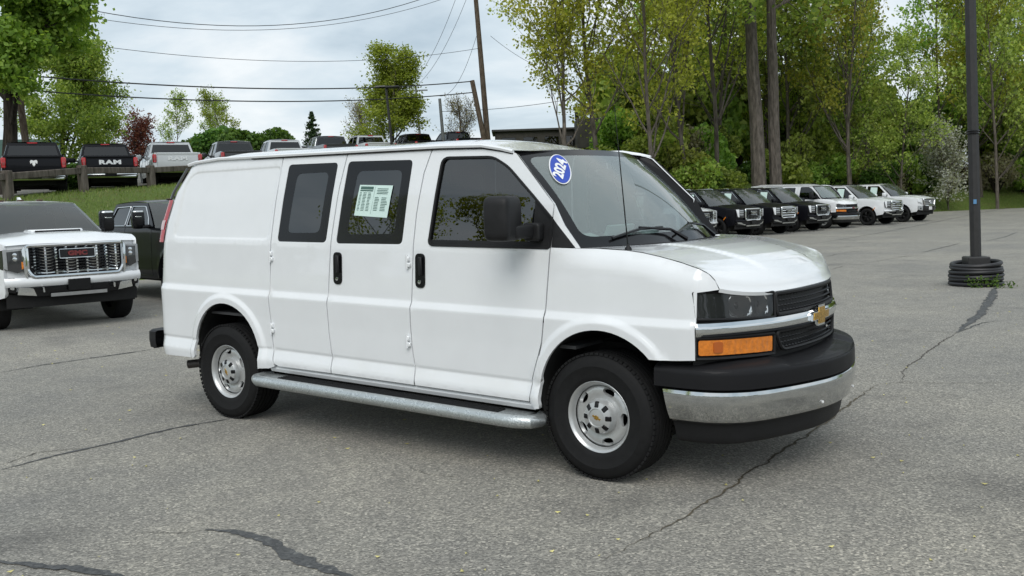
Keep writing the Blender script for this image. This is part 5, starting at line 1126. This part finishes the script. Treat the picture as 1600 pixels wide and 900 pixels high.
def build_truck(kind, label, paint, loc, heading, group=None, front='denali', wheel_style='bright', name=None, rear='plain', trim=CHROME, hi=False, plate=True, sheet=False):
    c = SPEC[kind]; W, xf, xr, fx, rx, R = (c[k] for k in ('W', 'xf', 'xr', 'fx', 'rx', 'R')); zb, zr, wsb, wst, rft, rgb, zhf, zhc, bed = (c[k] for k in ('zb', 'zr', 'wsb', 'wst', 'rft', 'rgb', 'zhf', 'zhc', 'bed'))
    v = empty(name or ('pickup_truck' if bed else 'suv'), loc, heading, label, 'pickup' if bed else 'suv', group)
    xs = xf-.15; hh = .09 if hi else .16
    yz = ([.30, .45, .62, .85, 1.0, zb-.12, zb, zr-.04, zr+.05], [.93*W, .97*W, .995*W, W, .992*W, .985*W, .958*W, .775*W, .75*W])
    def plan(X): return 1-.075*max(0., (X-(xf-.60))/.45)**2 - .05*max(0., ((xr+.35)-X)/.35)**2
    def Y(X, z):
        y = itp(z, *yz)*plan(X)
        for ax in (fx, rx):
            d = math.hypot(X-ax, z-R-.03)
            if z > R-.1: y += .028*(1-sstep(R+.09, R+.19, d))
        return y
    def zh(X): return itp(X, [wsb, wsb+.5, xf-.45, xs], [zhc, zhc-.015, zhf+.02, zhf-.05])
    zs_ = .47; ra = R+.085; a0 = math.degrees(math.asin((zs_-R-.03)/ra))
    top_rear = [(rgb, zb), (rgb-.01, bed if bed else zb), (xr+.02, (bed if bed else zb))] if bed else [(rgb, zb), (xr+.03, zb-.08)]
    ol = [(xr+.02, .56), (rx-ra-.14, zs_+.02)] + arc(rx, R+.03, ra, 180-a0, a0, 16) + [(rx+ra+.1, zs_-.03), (fx-ra-.1, zs_-.03)] + arc(fx, R+.03, ra, 180-a0, a0, 16) + [(xs-.05, zs_+.05), (xs, .60), (xs, zhf-.05)] + [(x, zh(x)) for x in np.linspace(xs-.08, wsb, 7)] + top_rear
    body = MB()
    zw0, zw1 = zb+.025, zr-.105
    fA = lambda z: wsb-.02+(wst-wsb)*(z-zb)/(zr-.04-zb); fC = lambda z: rgb+(rft-rgb)*(z-zb)/(zr-.04-zb)
    gho = [(wsb-.02, zb), (wst, zr-.04), ((wst+rft)/2, zr-.012), (rft, zr-.04), (rgb, zb)]
    Bp = c['B']; wins = [rpoly([(Bp+.06, zw0), (fA(zw0)-.22, zw0), (fA(zw0+.13)-.13, zw0+.13), (fA(zw1)-.10, zw1), (Bp+.06, zw1+.01)], [.02, .02, .0, .05, .02])]
    Cp = c.get('C')
    if Cp is None: wins.append(rpoly([(fC(zw0)+.16, zw0), (Bp-.05, zw0), (Bp-.05, zw1+.01), (fC(zw1)+.15, zw1)], [.04, .02, .02, .06]))
    else:
        wins.append(rpoly([(Cp+.05, zw0), (Bp-.05, zw0), (Bp-.05, zw1+.01), (Cp+.05, zw1+.01)], .03)); wins.append(rpoly([(fC(zw0)+.20, zw0+.02), (Cp-.05, zw0), (Cp-.05, zw1+.01), (fC(zw1)+.14, zw1)], [.06, .02, .02, .06]))
    for sg in (-1, 1):
        S = lambda X, z: (X, sg*Y(X, z), z); ref = (0, sg, 0)
        body.panel(ol, S, hh, (), .05, ref); body.panel(gho, S, hh, wins, .03, ref)
    def hood(u, w_):
        y = 2*u-1; X0 = wsb+.06*(1-y*y)+.02; X1 = xs+.13*(1-abs(y)**3); X = X0+(X1-X0)*w_; Xe = min(X, xs); z = zh(Xe); ye = (Y(Xe, z)-.002)*(1-.02*max(0, w_-.9)*10)
        z += .055*(1-abs(y)**2.5)*math.sin(math.pi*(.12+.62*w_)) + .02*(1-sstep(.45, .58, abs(y)))*sstep(0, .1, w_)*(1-sstep(.85, 1, w_)) - .05*sstep(.93, 1., w_)*(1-abs(y)*.6)
        return (X, y*ye, z)
    body.patch(hood, 20, 16)
    def roof(u, w_):
        y = 2*u-1; X = rft-.03*(1-y*y)+(wst+.07*(1-y*y)-rft+.03*(1-y*y))*w_; z = zr-.035+.045*math.sin(math.pi*min(1, max(0, w_)))**.6*(1-.3*y*y)+.03*(1-abs(y)**2.5); return (X, y*.780*W, min(z, zr+.02) - .0*w_)
    body.patch(roof, 14, 14)
    def ws(u, w_, o=0.):
        y = 2*u-1; a = Vector((wst+.07*(1-y*y), y*.765*W, zr-.035+.03*(1-abs(y)**2.5))); b = Vector((wsb+.09*(1-y*y)+.03, y*.945*W, zhc-.0+.018*(1-y*y))); p_ = a.lerp(b, w_)+Vector((.45, 0, .6))*(.035*math.sin(math.pi*w_)+o); return tuple(p_)
    def fas_(y, z, o=0.):
        k = abs(y)/(.925*W); return (xf-.15*k**3.2-.05*max(0, z-1.05)-.10*max(0, .62-z)+o, y, z)
    body.patch(lambda u, w_: fas_((2*u-1)*.925*W, .60+(zhf-.05-.60)*w_, -.04), 20, 10)
    if bed:
        cabx = rgb
        body.patch(lambda u, w_: (cabx+(rft-cabx)*max(0, (zb*0+.9+(zr-.04-.9)*w_)-zb)/(zr-.04-zb), (2*u-1)*Y(cabx, .9+(zr-.04-.9)*w_), .9+(zr-.04-.9)*w_), 10, 10)
        tg = MB(); tw = .80*W
        tg.patch(lambda u, w_: (xr+.02-.035*math.sin(math.pi*min(1, w_*1.02))**.35 - (.03*sstep(.86, .95, w_)), (2*u-1)*tw, .70+(bed-.70)*w_), 12, 14); tg.box((xr+.05, 0, (bed+.70)/2), (.06, 2*tw, bed-.70), None, .01)
        tgo = tg.build('tailgate', paint, v)
        for sg in (-1, 1):
            rc = MB(); rc.patch(lambda u, w_: (xr+.02, sg*(tw+.006+(Y(xr+.03, .60+(bed-.6)*w_)-tw-.006)*u), .60+(bed-.60)*w_), 2, 8); rc.build('rear_corner', paint, v)
            tl = MB(); tl.box((xr+.07, sg*(.905*W), (bed+.86)/2), (.16, .155*W, .36), None, .03); tlo = tl.build('tail_lamp', RED, v); tk = MB(); tk.box((xr-.008, sg*.905*W, (bed+.86)/2-.03), (.02, .09, .10), None, .01); tk.build('reversing_lens', M('smoked_lens', (.25, .03, .03), .2, coat=1.), tlo)
        body.patch(lambda u, w_: (xr+.05+(rgb-xr-.06)*u, (2*w_-1)*(tw), .95), 4, 2)
        for sg in (-1, 1):
            body.patch(lambda u, w_: (xr+.03+(rgb-xr-.04)*u, sg*(tw+(Y(xr+.5, bed)-tw)*w_), bed), 8, 2); body.patch(lambda u, w_: (xr+.03+(rgb-xr-.04)*u, sg*tw, .95+(bed-.95)*w_), 4, 2)
        rw = MB(); rw.patch(lambda u, w_: (rgb+(rft-rgb)*((zb+.06+(zr-.14-zb-.06)*w_)-zb)/(zr-.04-zb)-.008, (2*u-1)*itp(zb+.06+(zr-.14-zb-.06)*w_, *yz)*.90, zb+.06+(zr-.14-zb-.06)*w_), 8, 6); rw.build('rear_window', GLASS_D, v)
        hl = MB(); hl.box((rft-.005, 0, zr-.045), (.07, .34, .05), None, .015); hl.build('high_brake_lamp', RED, v)
        rbm = MB(); rbm.box((xr-.04, 0, .60), (.18, 1.86*W, .18), None, .05); rbo = rbm.build('rear_bumper', trim if trim is not None else PLASTIC, v)
        pl_ = MB(); pl_.box((xr-.135, 0, .62), (.02, .42, .13), None, .01); pl_.build('plate_recess', TRIM, rbo)
        if rear == 'ram_text':
            text_obj('tailgate_lettering', 'RAM', .21, M('brushed_letter', (.75, .76, .77), .35, .3), tgo, frame3((xr-.022, 0, (bed+.72)/2+.06), (0, -1, 0), (0, 0, 1)), .012, 0, 1.12, .012, 1.75)
        elif rear == 'ram_head':
            hd = MB(); P = [(0, -.11), (.045, -.05), (.05, .02), (.10, -.02), (.12, .05), (.09, .11), (.03, .10), (0, .085), (-.03, .10), (-.09, .11), (-.12, .05), (-.10, -.02), (-.05, .02), (-.045, -.05)]
            hd.prism(P, lambda a, b_, d: (xr-.012-d, -a, (bed+.72)/2+.05+b_), 0, .014); hd.build('tailgate_emblem', WLET, tgo, False)
        bd = MB(); bd.box((xr-.016, -.62, .82), (.006, .20, .03)); bd.build('trim_badge', trim or CHROME, tgo, False)
    else:
        def lg(u, w_): y = 2*u-1; z = .62+(zr-.04-.62)*w_; X = xr+.03 if z < zb-.08 else (xr+.03+(rft-xr-.03)*((z-zb+.08)/(zr-.04-zb+.08))**1.4); return (X-.06*(1-y*y), y*Y(max(X, xr+.03), z), z)
        body.patch(lg, 12, 14)
        rw = MB(); rw.patch(lambda u, w_: tuple(Vector(lg(.12+.76*u, .60+.32*w_))+Vector((-.012, 0, 0))), 8, 6); rw.build('rear_window', GLASS_D, v)
        for sg in (-1, 1):
            tl = MB(); tl.box((xr+.08, sg*.95*W, 1.12), (.12, .14, .60), None, .03); tl.build('tail_lamp', RED, v)
        for sg in (-1, 1):
            rl = MB(); rl.tube([(wst-.25, sg*.72*W, zr+.01), (wst-.35, sg*.72*W, zr+.045), (rft+.35, sg*.72*W, zr+.045), (rft+.2, sg*.72*W, zr+.0)], .018, 6); rl.build('roof_rail', trim or TRIM, v)
    body.build('body', paint, v)
    wb = MB(); wb.patch(lambda u, w_: ws(u, w_), 16, 10); wg = wb.build('windshield', GLASS_V, v)
    ck = MB(); ck.patch(lambda u, w_: tuple(Vector(ws(u, 1.0))+Vector((.075*w_, 0, -.01))), 10, 2); ck.build('cowl', PLASTIC, v)
    for sg in (-1, 1):
        for i, wn in enumerate(wins):
            gm_ = MB(); gm_.panel(wn, lambda X, z: (X, sg*(Y(X, z)-.012), z), hh, (), 0, (0, sg, 0)); wo = gm_.build('side_window', GLASS_D, v)
            tm = MB(); pts = [(X, sg*(Y(X, z)+.002), z) for X, z in resample(wn, .12)]; tm.tube(pts+[pts[0]], .010, 5, False); tm.build('window_trim', trim or TRIM, wo)
            if i == 0 and sheet and sg < 0:
                q = MB(); x0 = Bp+.22; q.panel([(x0, zw0+.06), (x0+.36, zw0+.06), (x0+.36, zw1-.06), (x0, zw1-.04)], lambda X, z: (X, sg*(Y(X, z)-.004), z), .1, (), 0, (0, sg, 0)); q.build('price_sheet', PAPER, wo, False)
        # door gaps
        sm = MB()
        def gap(pl_): sm.tube([(X, sg*(Y(X, z)+.0005), z) for X, z in resample_open(pl_, .12)], .0055, 4, False)
        d0 = c['door0']; re_ = (rgb+.10) if bed else (Cp or -1.4)
        gap([(d0, zb), (d0+.02, .9), (d0-.02, .50)]); gap([(Bp, zb), (Bp, .5)]); gap([(re_, zb), (re_+.02, .85), (re_+.30, .52)]); gap([(d0-.02, .50), (re_+.30, .50)]); sm.build('door_gap', TRIM, v)
        for hx in (Bp+.22, re_+.22):
            hb = MB(); hb.box((hx, sg*(Y(hx, zb-.16)+.022), zb-.15), (.22, .025, .035), None, .01); hb.build('door_handle', trim or paint, v)
        # mirror
        big = kind == 'sierra'; mm = MB(); mz = zb+.10; mx_ = wsb-.28
        mm.sbox((mx_, sg*(W+.14), mz+(.05 if big else 0)), (.15, .23, .36 if big else .20), None, .4, 10); mo = mm.build('mirror', (TRIM if trim is CHROME and big else paint) if paint is not GREYP else GREYP, v)
        am = MB(); am.box((mx_+.02, sg*(W-.0), mz-.03-(.06 if big else 0)), (.10, .20, .07), None, .02); am.build('mirror_arm', PLASTIC, mo)
        if big: mc = MB(); mc.box((mx_+.02, sg*(W+.145), mz+.19), (.12, .20, .05), None, .02); mc.box((mx_+.06, sg*(W+.15), mz+.10), (.03, .13, .03), None, .01); mc.build('mirror_cap', CHROME, mo)
        for ax in (fx, rx): wheel(v, ax, sg*(W-.145), R, .27, wheel_style, 0, rr.uniform(0, 1))
        for ax in (fx, rx):
            wl = MB(); wl.patch(lambda u, w_: (ax+(ra+.01)*math.cos(rad(195-210*u)), sg*(W-.03-.5*w_), R+.03+(ra+.01)*math.sin(rad(195-210*u))), 14, 2); wl.build('wheel_well', UNDER, v)
    ub = MB(); ub.box((-.25, 0, .62), (xf-xr-1.2, 2*W-.70, .52)); ub.box(((fx+rx)/2, 0, .60), (fx-rx-2*ra-.1, 2*W-.14, .26)); ub.build('underbody', UNDER, v, False)  # set low to block light under the vehicle as well
    ad = MB(); ad.patch(lambda u, w_: fas_((2*u-1)*.90*W, .36+.20*w_, -.06), 12, 2); ad.build('air_dam', UNDER, v)
    sb = MB(); sb.box((wsb-.32, 0, zb-.08), (.55, 1.75*W, .16), None, .05)
    sb.build('dashboard', INTER, v)
    for q in (-.45, .45):
        se = MB(); se.box((Bp+.05, q, zb+.02), (.16, .46, .60), Matrix.Rotation(-.15, 3, 'Y'), .05); se.box((Bp, q, zb+.36), (.1, .25, .18), None, .04); se.build('seat', SEAT, v)
    # ---------------- front
    Fp = lambda ol_, o, th=.02, h_=.08, sg=1: MB().panel(ol_, lambda y, z: fas_(sg*y, z, o), h_, (), th, (1, 0, 0))
    def ring(ol_, o, r_, sg=1):
        m_ = MB(); pts = [fas_(sg*y, z, o) for y, z in resample(ol_, .06)]; m_.tube(pts+[pts[0]], r_, 6, False); return m_
    if front in ('denali', 'bars', 'hd'):
        gw, g0, g1 = (.67, .80, 1.25) if front == 'hd' else (.50, .70, 1.13)
        go_ = rpoly([(-gw*.90, g0), (gw*.90, g0), (gw, g0+.10), (gw, g1), (-gw, g1), (-gw, g0+.10)], .035)
        gr = Fp(go_, .012).build('grille', TRIM, v); ring(go_, .03, .030 if front != 'hd' else .026).build('grille_surround', CHROME, gr)
        if front == 'bars':
            for k in range(4):
                z = g0+.07+k*(g1-g0-.10)/3.4; b_ = MB(); b_.patch(lambda u, w_: fas_((2*u-1)*gw*.93, z+.05*w_, .035+.012*math.sin(math.pi*w_)), 10, 3); b_.build('grille_bar', CHROME, gr)
        else:
            nr = 9 if front == 'hd' else 7
            for k in range(nr):
                z = g0+.035+k*(g1-g0-.06)/nr; b_ = MB(); nn_ = 40
                def sl(u, w_, k=k): y = (2*u-1)*gw*.94*(1 if k > 1 else .95); per = math.sin(y*(19 if front == 'hd' else 30)+(math.pi if (k % 2 and front != 'hd') else 0)); return fas_(y, z+.012+(.026 if front == 'hd' else .02)*w_*(.75+.25*per), .022+.018*w_*(1+.5*per))
                b_.patch(sl, nn_ if hi else 24, 2); b_.build('grille_slat', CHROME, gr)
            if front == 'hd':
                for k in range(9):
                    y = -gw*.86+k*gw*1.72/8; b_ = MB(); b_.panel([(y-.013, g0+.03), (y+.013, g0+.03), (y+.013, g1-.03), (y-.013, g1-.03)], lambda a, z: fas_(a, z, .022), .1, (), .01, (1, 0, 0)); b_.build('grille_strut', CHROME, gr)
        bz = g1-.13 if front == 'hd' else (g0+g1)/2+.06; bw_ = .25 if front == 'hd' else .19
        bk = Fp(rpoly([(-bw_, bz-.065), (bw_, bz-.065), (bw_, bz+.065), (-bw_, bz+.065)], .015), .056, .02); bko = bk.build('badge_plate', TRIM, v); ring(rpoly([(-bw_, bz-.065), (bw_, bz-.065), (bw_, bz+.065), (-bw_, bz+.065)], .015), .058, .007).build('badge_frame', CHROME, bko)
        text_obj('badge_letters', 'GMC', .088 if front == 'hd' else .085, REDB if front == 'hd' else CHROME, bko, frame3((xf+.012-.05*max(0, bz-1.05)+.058-.005, 0, bz), (0, 1, 0), (0, 0, 1)), .005, 0, 1.05, .006, 1.35)
    if front == 'hd':
        for sg in (-1, 1):
            hl_ = Fp([(.72, .90), (.80, .87), (.955, .93), (.96, 1.205), (.71, 1.215)], .012, .02, .08, sg).build('headlamp', M('lamp_dark', (.03, .03, .033), .15, coat=1.), v)
            Fp([(.915, .92), (.96, .94), (.96, 1.203), (.74, 1.212), (.74, 1.19), (.915, 1.175)], .02, .01, .08, sg).build('daytime_lamp', M('drl_grey', (.30, .31, .32), .15, coat=1.), hl_)
            Fp([(.715, .94), (.745, .92), (.745, 1.03), (.715, 1.03)], .022, .01, .08, sg).build('amber_marker', AMBER, hl_)
            sd_ = MB(); sd_.panel([(xs-.20, .96), (xs+.0, .92), (xs+.0, 1.20), (xs-.26, 1.19)], lambda X, z: (X, sg*(Y(X, z)+.006), z), .1, (), .02, (0, sg, 0)); sd_.build('lamp_wrap', M('lamp_dark', (.03, .03, .033), .15, coat=1.), hl_)
            for q in (1.07, 1.13): b_ = MB(); b_.lathe([(.035, 0), (.03, .012), (0, .018)], fas_(sg*.82, q, .012), 'x', 12); b_.build('projector', CHROME, hl_)
            Fp([(.68, .78), (.715, .82), (.735, 1.20), (.70, 1.245)], .036, .03, .08, sg).build('grille_blade', CHROME, v)
            Fp(rpoly([(.83, .58), (.93, .60), (.93, .80), (.83, .80)], .02), .022, .02, .06, sg).build('fog_recess', TRIM, v); Fp(rpoly([(.855, .63), (.905, .64), (.905, .78), (.855, .78)], .015), .03, .01, .06, sg).build('fog_bezel', CHROME, v)
            th_ = MB(); th_.tube([fas_(sg*.50, .60, .02), fas_(sg*.50, .59, .09), fas_(sg*.50, .64, .09), fas_(sg*.50, .645, .02)], .014, 6); th_.build('tow_hook', CHROME, v)
        bp_ = MB(); bp_.patch(lambda u, w_: fas_((2*u-1)*.93*W, .665+.135*w_, .05-.03*(2*w_-1)**2), 20, 5); bp_.build('bumper', paint, v)
        Fp(rpoly([(-.60, .52), (.60, .52), (.66, .655), (-.66, .655)], .02), .012).build('lower_intake', TRIM, v)
        sk = MB(); sk.patch(lambda u, w_: fas_((2*u-1)*.40, .505+.05*w_, .05), 10, 2); sk.build('skid_plate', ALLOY, v)
        for sg in (-1, 1): Fp([(.58, .53), (.82, .56), (.80, .66), (.62, .645)], .03, .02, .08, sg).build('bumper_insert', CHROME, v)
        lp2 = MB(); lp2.box(fas_(0, .66, .055), (.02, .32, .17), None, .008); lp2.build('plate_bracket', TRIM, v)
        sc_ = MB(); sc_.box((wsb+.75, 0, zh(wsb+.75)+.075), (.42, .75, .05), None, .02); sco = sc_.build('hood_scoop', paint, v); s2 = MB(); s2.box((wsb+.965, 0, zh(wsb+.75)+.072), (.02, .66, .028), None, .006); s2.build('scoop_vent', TRIM, sco)
        an = MB(); an.prism([(-.12, 0), (.10, 0), (-.08, .085), (-.12, .085)], lambda a, b_, d: (a-.45, d+.25, zr+.02+b_), -.02, .02); an.build('antenna_fin', paint, v, False)
        for q in (-.3, 0., .3): ml = MB(); ml.box((wst-.18, q, zr+.03), (.10, .10, .025), None, .01); ml.build('roof_marker', M('smoked_amber', (.06, .03, .01), .2), v)
    elif front in ('denali', 'bars'):
        for sg in (-1, 1):
            hl_ = Fp([(.56, .80), (.90, .84), (.93, 1.13), (.56, 1.12)], .01, .02, .08, sg).build('headlamp', M('lamp_dark', (.03, .03, .033), .15, coat=1.), v)
            Fp([(.80, .83), (.86, .84), (.935, 1.13), (.80, 1.13)], .02, .012, .08, sg).build('daytime_lamp', M('drl_clear', (.78, .80, .82), .15, coat=1.), hl_)
            for q in (.90, .98, 1.06): b_ = Fp([(.60, q), (.77, q), (.78, q+.045), (.60, q+.045)], .018, .01, .1, sg); b_.build('projector', ALLOY, hl_)
            Fp([(.50, .50), (.88, .58), (.90, .63), (.72, .62), (.62, .56), (.50, .545)], .035, .02, .06, sg).build('bumper_wing', CHROME, v)
            am_ = MB(); am_.box((fx+ra*.78, sg*(Y(fx+ra*.78, R+.03+ra*.72)+.008), R+.03+ra*.72), (.035, .012, .16), Matrix.Rotation(.75, 3, 'Y'), .004); am_.build('side_marker', AMBER, v)
        Fp(rpoly([(-.90, .50), (.90, .50), (.92, .66), (-.92, .66)], .03), .012).build('lower_intake', PLASTIC, v)
        bp_ = MB(); bp_.patch(lambda u, w_: fas_((2*u-1)*.93*W, .64+.07*w_, .04-.02*(2*w_-1)**2), 18, 3); bp_.build('bumper', paint, v); sk = MB(); sk.patch(lambda u, w_: fas_((2*u-1)*.46, .46+.045*w_, .05), 10, 2); sk.build('skid_plate', CHROME, v); lp2 = MB(); lp2.box(fas_(0, .62, .06), (.02, .32, .17), None, .008); lp2.build('plate_bracket', TRIM, v)
    elif front == 'tundra':
        go_ = rpoly([(-.50, .80), (.50, .80), (.62, 1.12), (-.62, 1.12)], .05); gr = Fp(go_, .012).build('grille', M('grey_grille', (.10, .10, .105), .4), v); ring(go_, .03, .03).build('grille_surround', CHROME, gr)
        for k in range(3): z = .87+k*.08; b_ = MB(); b_.patch(lambda u, w_: fas_((2*u-1)*(.50+k*.03), z+.03*w_, .035), 8, 2); b_.build('grille_bar', ALLOY, gr)
        em = MB(); em.tube([fas_(.11*math.cos(t), .98+.075*math.sin(t), .055) for t in np.linspace(0, 6.283, 19)], .012, 5, False); em.tube([fas_(.045*math.cos(t), .98+.075*math.sin(t), .055) for t in np.linspace(0, 6.283, 15)], .010, 5, False); em.build('emblem', CHROME, gr)
        for sg in (-1, 1):
            hl_ = Fp([(.66, .93), (.92, .98), (.935, 1.13), (.70, 1.12)], .012, .02, .08, sg).build('headlamp', M('drl_clear', (.78, .80, .82), .15, coat=1.), v); Fp([(.66, .56), (.93, .60), (.93, .80), (.66, .76)], .03, .02, .08, sg).build('bumper_end', ALLOY, v)
            b_ = MB(); b_.lathe([(.05, 0), (.04, .015), (0, .02)], fas_(sg*.78, .67, .03), 'x', 12); b_.build('fog_lamp', TRIM, v)
        Fp(rpoly([(-.64, .54), (.64, .54), (.64, .78), (-.64, .78)], .03), .03).build('bumper', TRIM, v); lp2 = MB(); lp2.box(fas_(0, .66, .06), (.02, .32, .16), None, .008); lp2.build('licence_plate', WLET, v)
    else:
        Fp(rpoly([(-.6, .72), (.6, .72), (.6, 1.08), (-.6, 1.08)], .05), .012).build('grille', TRIM, v); bp_ = MB(); bp_.patch(lambda u, w_: fas_((2*u-1)*.93*W, .52+.18*w_, .05), 14, 3); bp_.build('bumper', CHROME, v)
        for sg in (-1, 1): Fp([(.64, .90), (.92, .92), (.93, 1.08), (.64, 1.08)], .012, .02, .08, sg).build('headlamp', M('drl_clear', (.78, .80, .82), .15, coat=1.), v)
    return v
def resample_open(pl_, h):
    o = []
    for a, b in zip(pl_[:-1], pl_[1:]):
        n = max(1, int(math.hypot(b[0]-a[0], b[1]-a[1])/h))
        for i in range(n): o.append((a[0]+(b[0]-a[0])*i/n, a[1]+(b[1]-a[1])*i/n))
    return o+[pl_[-1]]
HD = rad(-11)
def front_axle(kind, x, y, z=0., hd=HD):
    fx = SPEC[kind]['fx']; return (x-fx*math.cos(hd), y-fx*math.sin(hd), z)
build_truck('sierra', 'white heavy-duty pickup with a chrome slatted grille in front of the grassy bank', WHITE, front_axle('sierra', -10.05, 2.12), HD, None, 'hd', 'truck', hi=True)
build_truck('sierra', 'black crew-cab pickup with chrome window trim between the white pickup and the cargo van', BLACKP, front_axle('sierra', -10.75, 5.75), HD, None, 'hd', 'truck', hi=True)
# parked row: (pixel-free) distances along the row
def row_at(px, D):
    k = (px-800)/1516.; s = D/math.sqrt(1+k*k); return s, k*s
ROW = [('yukon', 1104, 37.0, 'white SUV with a chrome mesh grille mostly hidden behind the cargo van windshield', WHITE, 'denali', 'bright'),
 ('yukon', 1178.6, 39.5, 'black SUV with a chrome mesh grille next to the half-hidden white SUV', BLACKP, 'denali', 'dark'),
 ('yukon', 1234, 42.0, 'black SUV with a grille of broad chrome bars between two black SUVs', BLACKP, 'bars', 'dark'),
 ('yukon', 1287.5, 44.4, 'black SUV with a chrome mesh grille next to the white passenger van', BLACKP, 'denali', 'dark'),
 ('yukon', 1403, 49.6, 'white SUV with black wheels and a barred grille beside the passenger van', WHITE, 'bars', 'dark'),
 ('tundra', 1454, 52.6, 'white pickup with grey grille and front licence plate at the end of the row', WHITE, 'tundra', 'dark')]
for kind, px, D, lb, pn, fr_, wsx in ROW:
    s, t = row_at(px, D); x, y = W2(s, t); xf_ = SPEC[kind]['xf']; x -= xf_*math.cos(HD); y -= xf_*math.sin(HD); z = float(lot_z(np.array(s)))
    build_truck(kind, lb, pn, (x, y, z), HD, None, fr_, wsx, sheet=True, trim=CHROME if pn is BLACKP else TRIM)
sv = build_van('white passenger van with amber lamps standing between a black and a white SUV', False, 'passenger', None, 'gmc')
s, t = row_at(1337, 47.0); x, y = W2(s, t); sv.location = (x-2.7*math.cos(HD), y-2.7*math.sin(HD), float(lot_z(np.array(s)))); sv.rotation_euler = (0, 0, HD)
# pickups on the bank, tails towards the fence
RAMS = [(66, 37.0, BLACKP, 'ram_head', 'black pickup with a small emblem on its tailgate behind the guard rail'), (184, 40.5, BLACKP, 'ram_text', 'black pickup with big pale letters on its tailgate behind the guard rail'), (289, 43.8, SILVER, 'ram_text', 'silver pickup with pale letters on its tailgate next to the lettered black one'),
 (390, 48.5, GREYP, 'plain', 'charcoal pickup next to the silver lettered pickup on the bank'), (470, 52.5, SILVER, 'plain', 'silver-grey pickup in front of the dark spruce'), (543, 56.5, GREYP, 'plain', 'charcoal pickup second from the spruce towards the lone tree'), (605, 60.5, SILVER, 'plain', 'silver pickup below the lone yellow-green tree'), (680, 65.0, BLACKP, 'plain', 'black pickup between the lone tree and the tall utility pole'), (742, 69.0, BLACKP, 'plain', 'black pickup by the foot of the tall utility pole')]
for px, D, pn, rs_, lb in RAMS:
    s, t = row_at(px, D); x, y = W2(s, t); hd = rad(153); xr_ = SPEC['ram']['xr']; x0, y0 = x-xr_*math.cos(hd), y-xr_*math.sin(hd); s2 = (x0-CAM.x)*FH.x+(y0-CAM.y)*FH.y; t2 = (x0-CAM.x)*RH.x+(y0-CAM.y)*RH.y
    o = build_truck('ram', lb, pn, (x0, y0, H1(s, t)-.0), hd, None, 'plain', 'bright', rear=rs_, trim=CHROME if px < 600 else TRIM)
